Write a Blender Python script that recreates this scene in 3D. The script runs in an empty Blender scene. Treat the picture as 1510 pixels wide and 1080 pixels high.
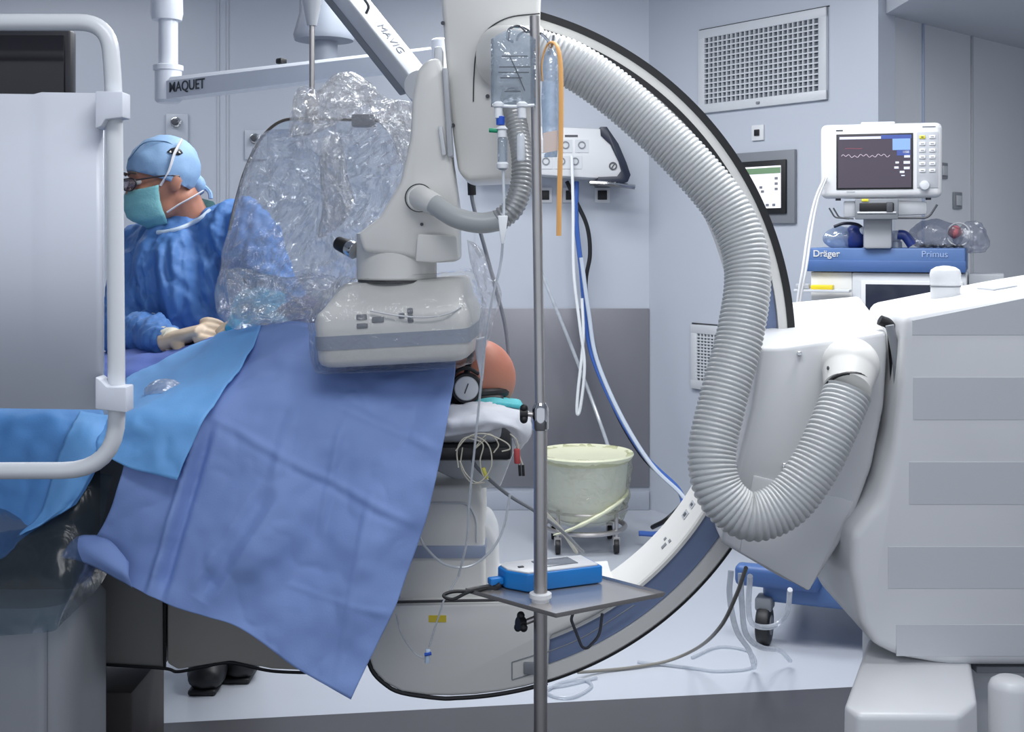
import bpy, bmesh, math, random
from mathutils import Vector, Matrix, noise
from mathutils.bvhtree import BVHTree

random.seed(7)
scn = bpy.context.scene
COL = scn.collection
PI = math.pi

# ------------------------------------------------------------------ camera
F = 1800.0            # focal length in pixels of the 1510 wide frame
CX, HY = 755.0, 350.0  # optical axis column, horizon row
H = 1.45              # eye height
cam_d = bpy.data.cameras.new('camera')
cam = bpy.data.objects.new('camera', cam_d)
COL.objects.link(cam)
cam.location = (0, 0, H)
cam.rotation_euler = (PI / 2, 0, 0)
cam_d.sensor_width = 36
cam_d.lens = F / 1510 * 36
cam_d.shift_y = -(540 - HY) / 1510
cam_d.clip_start = 0.05
scn.camera = cam

# ------------------------------------------------------------------ light
vs = scn.view_settings
vs.view_transform = 'Standard'
vs.look = 'None'
vs.gamma = 1
vs.use_curve_mapping = False
vs.exposure = 0.0
w = bpy.data.worlds.new('world')
scn.world = w
w.use_nodes = True
w.node_tree.nodes['Background'].inputs[0].default_value = (0.80, 0.87, 1.0, 1)
w.node_tree.nodes['Background'].inputs[1].default_value = 0.78


def area(name, loc, sx, sy, power, col=(0.96, 0.98, 1.0), rot=(0, 0, 0)):
    l = bpy.data.lights.new(name, 'AREA')
    l.shape = 'RECTANGLE'
    l.size, l.size_y = sx, sy
    l.energy = power
    l.color = col
    o = bpy.data.objects.new(name, l)
    COL.objects.link(o)
    o.location = loc
    o.rotation_euler = rot
    return o


area('ceiling_light_right', (1.1, 3.0, 2.86), 0.6, 1.2, 40)
area('ceiling_light_centre', (0.1, 3.7, 2.86), 1.2, 0.6, 36)
area('ceiling_light_left', (-2.6, 5.4, 2.86), 1.2, 0.6, 15)
area('ceiling_light_rear', (-0.2, 4.9, 2.86), 1.2, 0.6, 34)
area('recess_fill', (2.9, 4.6, 2.41), 0.6, 0.6, 12)  # unseen fill lamp, added to brighten the recess wall
area('ceiling_light_front', (0.1, 1.2, 2.86), 1.4, 0.6, 26)

# ------------------------------------------------------------------ helpers


def P(px, py, D):
    return Vector(((px - CX) / F * D, D, H - (py - HY) / F * D))


def lin(h):
    h = h.lstrip('#')
    v = [int(h[i:i + 2], 16) / 255 for i in (0, 2, 4)]
    return tuple(((c + 0.055) / 1.055) ** 2.4 if c > 0.04045 else c / 12.92 for c in v) + (1,)


MATS = {}


def mat(name, col, rough=0.45, metal=0.0, var=0.06, scale=9.0, bump=0.0, bscale=60.0, emit=None, spec=0.5, coat=0.0, trans=0.0, sheen=0.0, sss=0.0):
    if name in MATS:
        return MATS[name]
    m = bpy.data.materials.new(name)
    m.use_nodes = True
    nt = m.node_tree
    b = nt.nodes['Principled BSDF']
    c = lin(col) if isinstance(col, str) else tuple(col) + (1,)
    tc = nt.nodes.new('ShaderNodeTexCoord')
    nz = nt.nodes.new('ShaderNodeTexNoise')
    nz.inputs['Scale'].default_value = scale
    nz.inputs['Detail'].default_value = 4
    nt.links.new(tc.outputs['Object'], nz.inputs['Vector'])
    mx = nt.nodes.new('ShaderNodeMix')
    mx.data_type = 'RGBA'
    mx.inputs[6].default_value = tuple(x * (1 - var) for x in c[:3]) + (1,)
    mx.inputs[7].default_value = tuple(min(1, x * (1 + var)) for x in c[:3]) + (1,)
    nt.links.new(nz.outputs['Fac'], mx.inputs[0])
    nt.links.new(mx.outputs[2], b.inputs['Base Color'])
    b.inputs['Roughness'].default_value = rough
    b.inputs['Metallic'].default_value = metal
    b.inputs['Specular IOR Level'].default_value = spec
    b.inputs['Coat Weight'].default_value = coat
    b.inputs['Transmission Weight'].default_value = trans
    b.inputs['Sheen Weight'].default_value = sheen
    if sss:
        b.inputs['Subsurface Weight'].default_value = sss
        b.inputs['Subsurface Radius'].default_value = (0.012, 0.005, 0.003)
    if bump:
        n2 = nt.nodes.new('ShaderNodeTexNoise')
        n2.inputs['Scale'].default_value = bscale
        n2.inputs['Detail'].default_value = 5
        nt.links.new(tc.outputs['Object'], n2.inputs['Vector'])
        bp = nt.nodes.new('ShaderNodeBump')
        bp.inputs['Strength'].default_value = bump
        bp.inputs['Distance'].default_value = 0.01
        nt.links.new(n2.outputs['Fac'], bp.inputs['Height'])
        nt.links.new(bp.outputs['Normal'], b.inputs['Normal'])
    if emit:
        b.inputs['Emission Color'].default_value = lin(emit[0])
        b.inputs['Emission Strength'].default_value = emit[1]
    MATS[name] = m
    return m


def film(name, tint='#f4f7ff', haze=0.10, gloss=0.16, rough=0.09, bump=0.6, bscale=28.0, hazecol='#dfe6f2'):
    """thin clear plastic: mostly see-through, with gloss and a little haze"""
    if name in MATS:
        return MATS[name]
    m = bpy.data.materials.new(name)
    m.use_nodes = True
    nt = m.node_tree
    nt.nodes.clear()
    out = nt.nodes.new('ShaderNodeOutputMaterial')
    tr = nt.nodes.new('ShaderNodeBsdfTransparent')
    tr.inputs[0].default_value = lin(tint)
    gl = nt.nodes.new('ShaderNodeBsdfGlossy')
    gl.inputs['Roughness'].default_value = rough
    df = nt.nodes.new('ShaderNodeBsdfDiffuse')
    df.inputs[0].default_value = lin(hazecol)
    tl = nt.nodes.new('ShaderNodeBsdfTranslucent')
    tl.inputs[0].default_value = lin(hazecol)
    dm = nt.nodes.new('ShaderNodeMixShader')
    dm.inputs[0].default_value = 0.5
    nt.links.new(df.outputs[0], dm.inputs[1])
    nt.links.new(tl.outputs[0], dm.inputs[2])
    tc = nt.nodes.new('ShaderNodeTexCoord')
    nz = nt.nodes.new('ShaderNodeTexNoise')
    nz.inputs['Scale'].default_value = bscale
    nz.inputs['Detail'].default_value = 3
    nz.inputs['Distortion'].default_value = 1.2
    nt.links.new(tc.outputs['Object'], nz.inputs['Vector'])
    bp = nt.nodes.new('ShaderNodeBump')
    bp.inputs['Strength'].default_value = bump
    bp.inputs['Distance'].default_value = 0.02
    nt.links.new(nz.outputs['Fac'], bp.inputs['Height'])
    nt.links.new(bp.outputs[0], gl.inputs['Normal'])
    hz = nt.nodes.new('ShaderNodeMath')
    hz.operation = 'MULTIPLY_ADD'
    hz.inputs[1].default_value = haze
    hz.inputs[2].default_value = haze * 0.5
    nt.links.new(nz.outputs['Fac'], hz.inputs[0])
    m1 = nt.nodes.new('ShaderNodeMixShader')
    nt.links.new(hz.outputs[0], m1.inputs[0])
    nt.links.new(tr.outputs[0], m1.inputs[1])
    nt.links.new(dm.outputs[0], m1.inputs[2])
    lw = nt.nodes.new('ShaderNodeLayerWeight')
    lw.inputs[0].default_value = 0.35
    ml = nt.nodes.new('ShaderNodeMath')
    ml.operation = 'MULTIPLY_ADD'
    ml.inputs[1].default_value = 0.35
    ml.inputs[2].default_value = gloss
    nt.links.new(lw.outputs['Fresnel'], ml.inputs[0])
    m2 = nt.nodes.new('ShaderNodeMixShader')
    nt.links.new(ml.outputs[0], m2.inputs[0])
    nt.links.new(m1.outputs[0], m2.inputs[1])
    nt.links.new(gl.outputs[0], m2.inputs[2])
    nt.links.new(m2.outputs[0], out.inputs[0])
    MATS[name] = m
    return m


def props(o, label=None, cat=None, group=None, kind=None):
    if label: o['label'] = label
    if cat: o['category'] = cat
    if group: o['group'] = group
    if kind: o['kind'] = kind
    return o


def thing(name, label, cat, loc=(0, 0, 0), group=None):
    o = bpy.data.objects.new(name, None)
    o.empty_display_size = 0.05
    COL.objects.link(o)
    o.location = loc
    return props(o, label, cat, group)


def ob(name, bm, m, parent=None, M=None, smooth=35, label=None, solid=0.0, offset=0.0):
    """link a bmesh (in world space, or in the frame M) as one mesh object"""
    if M is not None:
        bm.transform(M)
    bmesh.ops.recalc_face_normals(bm, faces=bm.faces) if not solid else None
    me = bpy.data.meshes.new(name)
    bm.to_mesh(me)
    bm.free()
    if m: me.materials.append(m)
    me.shade_smooth()
    if smooth and smooth < 180:
        me.set_sharp_from_angle(angle=math.radians(smooth))
    o = bpy.data.objects.new(name, me)
    COL.objects.link(o)
    if parent is not None:
        o.parent = parent
        if parent.type == 'EMPTY':
            o.matrix_parent_inverse = Matrix.Translation(-parent.location)
    if solid:
        s = o.modifiers.new('thickness', 'SOLIDIFY')
        s.thickness = solid
        s.offset = offset
    if label: o['label'] = label
    return o


def inst(src, name, M, parent, m=None):
    """another part sharing the mesh of src, placed by matrix M"""
    o = bpy.data.objects.new(name, src.data)
    COL.objects.link(o)
    o.matrix_basis = M
    if parent is not None:
        o.parent = parent
        if parent.type == 'EMPTY':
            o.matrix_parent_inverse = Matrix.Translation(-parent.location)
    return o


def add(bm, other):
    me = bpy.data.meshes.new('tmp')
    other.to_mesh(me)
    other.free()
    bm.from_mesh(me)
    bpy.data.meshes.remove(me)
    return bm


def box(sx, sy, sz, c=(0, 0, 0), bev=0.0, seg=2):
    bm = bmesh.new()
    bmesh.ops.create_cube(bm, size=1)
    bmesh.ops.scale(bm, vec=(sx, sy, sz), verts=bm.verts)
    if bev:
        bmesh.ops.bevel(bm, geom=bm.edges[:], offset=bev, segments=seg, affect='EDGES', profile=0.5)
    bmesh.ops.translate(bm, vec=c, verts=bm.verts)
    return bm


def pbox(x0, y0, x1, y1, D0, D1, bev=0.0, seg=2):
    """box whose front face at depth D0 spans the given view rectangle"""
    a, b = P(x0, y1, D0), P(x1, y0, D0)
    return box(b.x - a.x, D1 - D0, b.z - a.z, ((a.x + b.x) / 2, (D0 + D1) / 2, (a.z + b.z) / 2), bev, seg)


def loft2(A, B, bev=0.0, seg=2):
    """closed solid between two polygons of equal count"""
    bm = bmesh.new()
    va = [bm.verts.new(p) for p in A]
    vb = [bm.verts.new(p) for p in B]
    n = len(A)
    bm.faces.new(va)
    bm.faces.new(vb[::-1])
    for i in range(n):
        bm.faces.new((va[i], vb[i], vb[(i + 1) % n], va[(i + 1) % n]))
    bmesh.ops.recalc_face_normals(bm, faces=bm.faces)
    if bev:
        bmesh.ops.bevel(bm, geom=bm.edges[:], offset=bev, segments=seg, affect='EDGES', profile=0.5, clamp_overlap=True)
    return bm


def prism(poly, D0, D1, bev=0.0, seg=2):
    A = [P(x, y, D0) for x, y in poly]
    return loft2(A, [a + Vector((0, D1 - D0, 0)) for a in A], bev, seg)


def basis(d):
    d = d.normalized()
    up = Vector((0, 0, 1)) if abs(d.z) < 0.95 else Vector((1, 0, 0))
    u = d.cross(up).normalized()
    return u, u.cross(d).normalized(), d


def cyl(p0, p1, r0, r1=None, n=24, bev=0.0):
    r1 = r0 if r1 is None else r1
    p0, p1 = Vector(p0), Vector(p1)
    u, v, d = basis(p1 - p0)
    prof = [(0, r0, 0), (1, r1, 0)]
    if bev:
        L = (p1 - p0).length
        prof = [(0, r0 - bev, 0), (bev / L * .3, r0 - bev * .3, 0), (bev / L, r0, 0), (1 - bev / L, r1, 0), (1 - bev / L * .3, r1 - bev * .3, 0), (1, r1 - bev, 0)]
    bm = bmesh.new()
    rings = []
    for t, r, _ in prof:
        c = p0.lerp(p1, t)
        rings.append([bm.verts.new(c + u * r * math.cos(2 * PI * k / n) + v * r * math.sin(2 * PI * k / n)) for k in range(n)])
    for a, b in zip(rings, rings[1:]):
        for k in range(n):
            bm.faces.new((a[k], a[(k + 1) % n], b[(k + 1) % n], b[k]))
    bm.faces.new(rings[0][::-1])
    bm.faces.new(rings[-1])
    return bm


def lathe(prof, c=(0, 0, 0), n=32, cap=True):
    bm = bmesh.new()
    rings = []
    for r, z in prof:
        rings.append([bm.verts.new((c[0] + r * math.cos(2 * PI * k / n), c[1] + r * math.sin(2 * PI * k / n), c[2] + z)) for k in range(n)])
    for a, b in zip(rings, rings[1:]):
        for k in range(n):
            bm.faces.new((a[k], a[(k + 1) % n], b[(k + 1) % n], b[k]))
    if cap:
        bm.faces.new(rings[0][::-1])
        bm.faces.new(rings[-1])
    return bm


def cr(p0, p1, p2, p3, t):
    return 0.5 * ((2 * p1) + (p2 - p0) * t + (2 * p0 - 5 * p1 + 4 * p2 - p3) * t * t + (3 * p1 - p0 - 3 * p2 + p3) * t ** 3)


def spline(pts, sub=8):
    pts = [Vector(p) for p in pts]
    q = [pts[0] * 2 - pts[1]] + pts + [pts[-1] * 2 - pts[-2]]
    out = []
    for i in range(1, len(q) - 2):
        for k in range(sub):
            out.append(cr(q[i - 1], q[i], q[i + 1], q[i + 2], k / sub))
    out.append(pts[-1])
    return out


def resample(pts, step):
    out = [pts[0]]
    acc = 0.0
    for a, b in zip(pts, pts[1:]):
        L = (b - a).length
        d = step - acc
        while d <= L:
            out.append(a.lerp(b, d / L))
            d += step
        acc = (acc + L) % step if L else acc
    return out


def sweep(pts, rf, n=10, cap=True, flat=1.0):
    """tube along a polyline; rf = radius or function(arc length, t)"""
    bm = bmesh.new()
    T = []
    for i in range(len(pts)):
        T.append((pts[min(i + 1, len(pts) - 1)] - pts[max(i - 1, 0)]).normalized())
    u = basis(T[0])[0]
    s = 0.0
    tot = sum((b - a).length for a, b in zip(pts, pts[1:])) or 1
    rings = []
    for i, p in enumerate(pts):
        if i:
            s += (p - pts[i - 1]).length
        u = (u - T[i] * u.dot(T[i])).normalized()
        v = T[i].cross(u)
        r = rf(s, s / tot) if callable(rf) else rf
        rings.append([bm.verts.new(p + (u * math.cos(2 * PI * k / n) + v * flat * math.sin(2 * PI * k / n)) * r) for k in range(n)])
    for a, b in zip(rings, rings[1:]):
        for k in range(n):
            bm.faces.new((a[k], a[(k + 1) % n], b[(k + 1) % n], b[k]))
    if cap:
        bm.faces.new(rings[0][::-1])
        bm.faces.new(rings[-1])
    return bm


def tube(pts, r, n=8, sub=8, straight=False):
    pts = [Vector(p) for p in pts]
    return sweep(pts if straight else spline(pts, sub), r, n)


def ptube(pts, r, n=8, sub=8):
    return tube([P(*p) for p in pts], r, n, sub)


def bent(pts, r, fil=0.05, n=12):
    """polyline with rounded corners"""
    pts = [Vector(p) for p in pts]
    out = [pts[0]]
    for a, b, c in zip(pts, pts[1:], pts[2:]):
        f = min(fil, (a - b).length * .45, (c - b).length * .45)
        p, q = b + (a - b).normalized() * f, b + (c - b).normalized() * f
        for k in range(9):
            t = k / 8
            out.append(p * (1 - t) ** 2 + b * 2 * t * (1 - t) + q * t * t)
    out.append(pts[-1])
    return sweep(out, r, n)


def ell(c, r, M=None, sub=3):
    bm = bmesh.new()
    bmesh.ops.create_icosphere(bm, subdivisions=sub, radius=1)
    bmesh.ops.scale(bm, vec=r, verts=bm.verts)
    if M is not None:
        bm.transform(M)
    bmesh.ops.translate(bm, vec=c, verts=bm.verts)
    return bm


def chain(pts, n=14, sub=4):
    """tapered limb: pts = (Vector, radius or (ru, rv))"""
    P3 = spline([p for p, r in pts], sub)
    R = spline([Vector((r if not isinstance(r, tuple) else r[0], r if not isinstance(r, tuple) else r[1], 0)) for p, r in pts], sub)
    bm = bmesh.new()
    rings = []
    T = [(P3[min(i + 1, len(P3) - 1)] - P3[max(i - 1, 0)]).normalized() for i in range(len(P3))]
    u = basis(T[0])[0]
    allp = []
    for i, p in enumerate(P3):
        allp.append((p, R[i].x, R[i].y, T[i]))
    for i, (p, a, b, t) in enumerate(allp):
        u = (u - t * u.dot(t)).normalized()
        v = t.cross(u)
        rings.append([bm.verts.new(p + u * a * math.cos(2 * PI * k / n) + v * b * math.sin(2 * PI * k / n)) for k in range(n)])
    for x, y in zip(rings, rings[1:]):
        for k in range(n):
            bm.faces.new((x[k], x[(k + 1) % n], y[(k + 1) % n], y[k]))
    e0 = bm.verts.new(P3[0] - T[0] * R[0].y * .7)
    e1 = bm.verts.new(P3[-1] + T[-1] * R[-1].y * .7)
    for k in range(n):
        bm.faces.new((rings[0][(k + 1) % n], rings[0][k], e0))
        bm.faces.new((rings[-1][k], rings[-1][(k + 1) % n], e1))
    return bm


def remesh(bm, voxel, smooth_it=6, fac=0.5):
    """fuse everything in bm into one continuous skin"""
    me = bpy.data.meshes.new('tmp')
    bm.to_mesh(me)
    bm.free()
    o = bpy.data.objects.new('tmp', me)
    COL.objects.link(o)
    r = o.modifiers.new('r', 'REMESH')
    r.mode = 'VOXEL'
    r.voxel_size = voxel
    s = o.modifiers.new('s', 'SMOOTH')
    s.iterations = smooth_it
    s.factor = fac
    dg = bpy.context.evaluated_depsgraph_get()
    dg.update()
    m2 = bpy.data.meshes.new_from_object(o.evaluated_get(dg))
    bpy.data.objects.remove(o)
    bpy.data.meshes.remove(me)
    b = bmesh.new()
    b.from_mesh(m2)
    bpy.data.meshes.remove(m2)
    return b


def wrinkle(bm, amp, scale, seed=0.0, ridged=False, stretch=(1, 1, 1)):
    bm.normal_update()
    off = Vector((seed * 13.1, seed * 7.7, seed * 3.3))
    mv = []
    for v in bm.verts:
        q = Vector((v.co.x * stretch[0], v.co.y * stretch[1], v.co.z * stretch[2])) * scale + off
        n = noise.fractal(q, 0.9, 2.1, 3)
        if ridged:
            n = 0.6 - abs(n) * 1.6
        mv.append(v.co + v.normal * n * amp)
    for v, c in zip(bm.verts, mv):
        v.co = c
    return bm


def sheet(rows, nu=10, nv=10, amp=0.0, scale=5.0, seed=0.0, fold=0.0):
    """smooth patch through a net of (px,py,D) or Vector controls"""
    R = [[p if isinstance(p, Vector) else P(*p) for p in r] for r in rows]
    dense = [spline(r, nu) for r in R]
    cols = []
    for j in range(len(dense[0])):
        cols.append(spline([d[j] for d in dense], nv))
    bm = bmesh.new()
    V = [[bm.verts.new(p) for p in c] for c in cols]
    for a, b in zip(V, V[1:]):
        for k in range(len(a) - 1):
            bm.faces.new((a[k], b[k], b[k + 1], a[k + 1]))
    bm.normal_update()
    if amp:
        wrinkle(bm, amp, scale, seed)
    if fold:
        wrinkle(bm, fold, scale * 1.3, seed + 3, ridged=True)
    return bm


def text(name, s, size, M, m, parent=None, ext=0.0006, align='LEFT', bold=0.0):
    """flat lettering as a mesh: M maps text x/y plane into the world"""
    cu = bpy.data.curves.new('t', 'FONT')
    cu.body = s
    cu.size = size
    cu.extrude = ext
    cu.offset = bold
    cu.align_x = align
    t = bpy.data.objects.new('t', cu)
    COL.objects.link(t)
    dg = bpy.context.evaluated_depsgraph_get()
    dg.update()
    me = bpy.data.meshes.new_from_object(t.evaluated_get(dg))
    bpy.data.objects.remove(t)
    bm = bmesh.new()
    bm.from_mesh(me)
    bpy.data.meshes.remove(me)
    return ob(name, bm, m, parent, M, smooth=0)


def frame(o, x, z):
    """matrix with columns x (along), y (into), z (up) at o"""
    x = Vector(x).normalized()
    z = Vector(z).normalized()
    y = z.cross(x).normalized()
    z = x.cross(y)
    return Matrix(((x.x, y.x, z.x, o[0]), (x.y, y.y, z.y, o[1]), (x.z, y.z, z.z, o[2]), (0, 0, 0, 1)))


def tframe(o, x, z):
    """for lettering: text x along x, text y along z, facing out of the surface"""
    M = frame(o, x, z)
    return M @ Matrix.Rotation(PI / 2, 4, 'X')


def struct(name, bm, m, label=None, smooth=35, **k):
    o = ob(name, bm, m, smooth=smooth, **k)
    o['kind'] = 'structure'
    if label: o['label'] = label
    return o


# ------------------------------------------------------------------ materials
WHITE = mat('white_enamel', '#dcdddf', 0.36, var=0.02)
IVORY = mat('ivory_plastic', '#e0dfdb', 0.38, var=0.025)
GREYW = mat('grey_white_plastic', '#cfd2d6', 0.4, var=0.02)
LGREY = mat('light_grey_plastic', '#b3b6bb', 0.45, var=0.03)
MGREY = mat('mid_grey_plastic', '#7f8389', 0.5, var=0.04)
DGREY = mat('dark_grey_plastic', '#4b4d53', 0.5, var=0.05)
BLACK = mat('black_rubber', '#17181b', 0.5, var=0.1)
SEAM = mat('seam_shadow_rubber', '#3a3b3e', 0.6)
BLUEGREY = mat('blue_grey_groove', '#7484a6', 0.4, var=0.04)
WALL = mat('wall_panel_paint', '#bfc5cf', 0.35, var=0.015, scale=2)
WALLR = mat('wall_panel_grey', '#d2d5da', 0.4, var=0.02, scale=2)
STEEL = mat('brushed_steel', '#c2bebc', 0.38, metal=1.0, var=0.06, scale=40)
CHROME = mat('chrome', '#d8d8d8', 0.1, metal=1.0, var=0.02)
HOSE = mat('hose_grey', '#c6c8c8', 0.34, var=0.03)
NAVY = mat('navy_plastic', '#1d2438', 0.4)
TEAL = mat('teal_cloth', '#58c0c8', 0.7, bump=0.3, bscale=120)

# ------------------------------------------------------------------ setting
FA, FB = Vector((-1.19, 3.62, 0)), Vector((1.07, 3.93, 0))
d_ = (FB - FA)
FL, FR = FA - d_ * 1.6, FA + d_ * 2.2
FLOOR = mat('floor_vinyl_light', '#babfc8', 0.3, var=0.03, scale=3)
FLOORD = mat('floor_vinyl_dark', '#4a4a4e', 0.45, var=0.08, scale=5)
bm = bmesh.new()
bm.faces.new([bm.verts.new(p) for p in ((FL.x, FL.y, 0), (FR.x, FR.y, 0), (5.2, 8.5, 0), (-4.8, 8.5, 0))])
struct('floor', bm, FLOOR, 'pale blue-grey vinyl floor under the machine')
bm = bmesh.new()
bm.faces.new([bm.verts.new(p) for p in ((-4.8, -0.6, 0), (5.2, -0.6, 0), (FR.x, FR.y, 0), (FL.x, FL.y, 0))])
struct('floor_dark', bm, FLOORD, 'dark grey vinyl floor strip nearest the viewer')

YB = 6.5
W0 = Vector(((957 - CX) / F * YB, YB, 0))
W1 = Vector(((1295 - CX) / F * 5.33, 5.33, 0))
W2 = W1 + Vector((2.66 - 1.6, 6.35 - 5.33, 0)).normalized() * 4.4
struct('wall_back', box(4.6 + W0.x, 0.12, 2.92, ((W0.x - 4.6) / 2, YB + 0.06, 1.46)), WALL, 'pale blue-grey back wall behind the surgeon')


def wall_seg(name, a, b, m, label):
    u = (b - a).normalized()
    n = Vector((-u.y, u.x, 0))
    if n.y < 0: n = -n
    A = [a, b, b + n * .12, a + u * .15 + n * .12]
    struct(name, loft2(A, [p + Vector((0, 0, 2.92)) for p in A]), m, label)


wall_seg('wall_right', W0, W1, WALL, 'angled wall carrying the square-mesh grille and touch panel')
wall_seg('wall_recess', W1, W2, WALLR, 'greyer wall falling back behind the anaesthesia machine')
struct('wall_left', box(0.12, 7.6, 2.92, (-4.66, 2.8, 1.46)), WALL, 'side wall out past the left edge')
struct('wall_far_right', box(0.12, 9.2, 2.92, (W2.x + .06, 4.0, 1.46)), WALLR, 'side wall out past the right edge')
struct('ceiling', box(9.6, 9.2, 0.06, (0.2, 4.0, 2.93)), WALL, 'pale ceiling over the room')
# the camera's lens sees only the underside and the far-left corner of this bulkhead
struct('trim_1', box(2.4, 5.3, 0.46, (1.64 + 1.2, 4.0, 2.43 + 0.23), 0.004), mat('bulkhead_grey', '#c2c6cd', 0.6, var=0.02), 'grey lowered ceiling bulkhead at the upper right')


def rayplane(px, py, a, u):
    """view ray through a pixel hitting the vertical wall plane through a along u"""
    n = Vector((-u.y, u.x, 0))
    d = Vector(((px - CX) / F, 1, -(py - HY) / F))
    t = (a - Vector((0, 0, 0))).dot(n) / d.dot(n)
    return Vector((0, 0, H)) + d * t


UR = (W1 - W0).normalized()
UC = (W2 - W1).normalized()
UB = Vector((1, 0, 0))

# grey protective panel low on the back wall
a, b = P(560, 718, YB), P(957, 455, YB)
struct('trim_2', box(b.x - a.x, 0.012, b.z - a.z, ((a.x + b.x) / 2, YB - 0.006, (a.z + b.z) / 2), 0.002), mat('steel_kick_panel', '#86868c', 0.38, metal=0.35, var=0.08, scale=4), 'dark grey protective wall panel behind the bucket')
struct('baseboard_back', box(4.6 + W0.x, 0.02, 0.1, ((W0.x - 4.6) / 2, YB - 0.01, 0.05), 0.004), mat('coved_vinyl', '#aeb4bf', 0.4), 'low coved vinyl skirting of the back wall')
for i, px in enumerate((322, 336, 700)):
    c = P(px, 350, YB)
    struct('trim_%d' % (3 + i), box(0.012, 0.003, 2.88, (c.x, YB - 0.004, 1.45), 0.0), mat('wall_seam', '#bbc0c9', .4), ['vertical seam strip left of the surgical arm', 'vertical seam strip of the pale wall panel', 'vertical seam strip behind the detector'][i])
for i, px in enumerate((1360, 1432)):
    c = rayplane(px, 300, W1, UC)
    Mx = frame((c.x, c.y, 1.45), UC, (0, 0, 1))
    struct('trim_%d' % (6 + i), box(0.012, 0.01, 2.88, (0, -0.005, 0), 0.002), [mat('seam_blue', '#a3b0c6', 0.4), LGREY][i], ['bluish vertical panel joint right of the monitor', 'vertical panel joint at the far right'][i], M=Mx)

# ------------------------------------------------------------------ wall fixtures


def grille(px0, py0, px1, py1, label, nx, nz, wall=(W0, UR)):
    A = rayplane(px0, py0, *wall)
    B = rayplane(px1, py1, *wall)
    L = Vector((B.x - A.x, B.y - A.y, 0)).length
    Hh = abs(A.z - B.z)
    M = frame((A.x, A.y, min(A.z, B.z)), wall[1], (0, 0, 1))
    t = thing('ventilation_grille', label, 'vent', M @ Vector((L / 2, -0.01, 0)), )
    fw = 0.045
    bm = box(L, 0.02, fw, (L / 2, -0.01, fw / 2), 0.003)
    add(bm, box(L, 0.02, fw, (L / 2, -0.01, Hh - fw / 2), 0.003))
    add(bm, box(fw, 0.019, Hh, (fw / 2, -0.01, Hh / 2), 0.003))
    add(bm, box(fw, 0.019, Hh, (L - fw / 2, -0.01, Hh / 2), 0.003))
    ob('frame', bm, GREYW, t, M)
    ob('backing', box(L - 2 * fw, 0.004, Hh - 2 * fw, (L / 2, -0.003, Hh / 2)), mat('vent_backing', '#5d636c', 0.7), t, M)
    src = None
    bw = 0.0065
    for i in range(nx):
        x = fw + (L - 2 * fw) * (i + 1) / (nx + 1)
        Mi = M @ Matrix.Translation((x, -0.012, Hh / 2))
        if src is None:
            src = ob('bar', box(bw, 0.012, Hh - 2 * fw, (0, 0, 0)), GREYW, t, None)
            src.matrix_basis = Mi
        else:
            inst(src, 'bar', Mi, t)
    src = None
    for i in range(nz):
        z = fw + (Hh - 2 * fw) * (i + 1) / (nz + 1)
        Mi = M @ Matrix.Translation((L / 2, -0.013, z))
        if src is None:
            src = ob('bar', box(L - 2 * fw, 0.012, bw, (0, 0, 0)), GREYW, t, None)
            src.matrix_basis = Mi
        else:
            inst(src, 'bar', Mi, t)
    ob('shadow_gap', box(L + 0.01, 0.004, 0.006, (L / 2, -0.002, Hh + 0.004)), SEAM, t, M)
    ob('catch', box(0.02, 0.012, 0.012, (L / 2, -0.022, 0.02), 0.003), MGREY, t, M)
    return t


A = rayplane(1033, 46, W0, UR)
B = rayplane(1222, 147, W0, UR)
grille(1033, 46, 1222, 147, 'large square-mesh ventilation grille high on the angled wall', 23, 12)
grille(1022, 478, 1150, 590, 'square-mesh ventilation grille low on the wall behind the ribbed hose', 20, 14)


def wframe(px, py, wall):
    c = rayplane(px, py, *wall)
    return frame(c, wall[1], (0, 0, 1))


# touch panel in the angled wall
M = wframe(1125, 277, (W0, UR))
t = thing('touch_panel', 'grey-framed touch screen in the angled wall, half behind the arc', 'screen', M.translation)
ob('frame', box(0.42, 0.02, 0.345, (0, -0.01, 0), 0.004), MGREY, t, M)
ob('bezel', box(0.335, 0.012, 0.255, (0.0, -0.026, 0.0), 0.004), BLACK, t, M)
scr = ob('screen', box(0.28, 0.004, 0.2, (0.0, -0.034, 0.0)), mat('panel_screen', '#e9e6ee', 0.3, emit=('#e9e6ee', 0.55)), t, M)
ob('header_bar', box(0.28, 0.002, 0.028, (0.0, -0.037, 0.078)), mat('screen_green', '#6f8c6c', 0.4, emit=('#6f8c6c', 0.3)), scr, M)
for k, (x, z) in enumerate(((0.115, 0.04), (0.115, 0.015), (0.115, -0.01), (0.06, -0.085), (0.1, -0.085), (0.03, -0.02), (0.02, 0.0))):
    ob('icon', box(0.018, 0.002, 0.012, (x, -0.037, z)), MGREY, scr, M)


def switch(px, py, wall, label, plate, rocker, s=0.075, name='wall_switch', inner=0.4, group=None):
    M = wframe(px, py, wall)
    t = thing(name, label, 'switch', M.translation, group)
    ob('plate', box(s, 0.012, s, (0, -0.006, 0), 0.003), plate, t, M)
    ob('rocker', box(s * inner, 0.008, s * inner, (0, -0.015, 0), 0.002), rocker, t, M)


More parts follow.
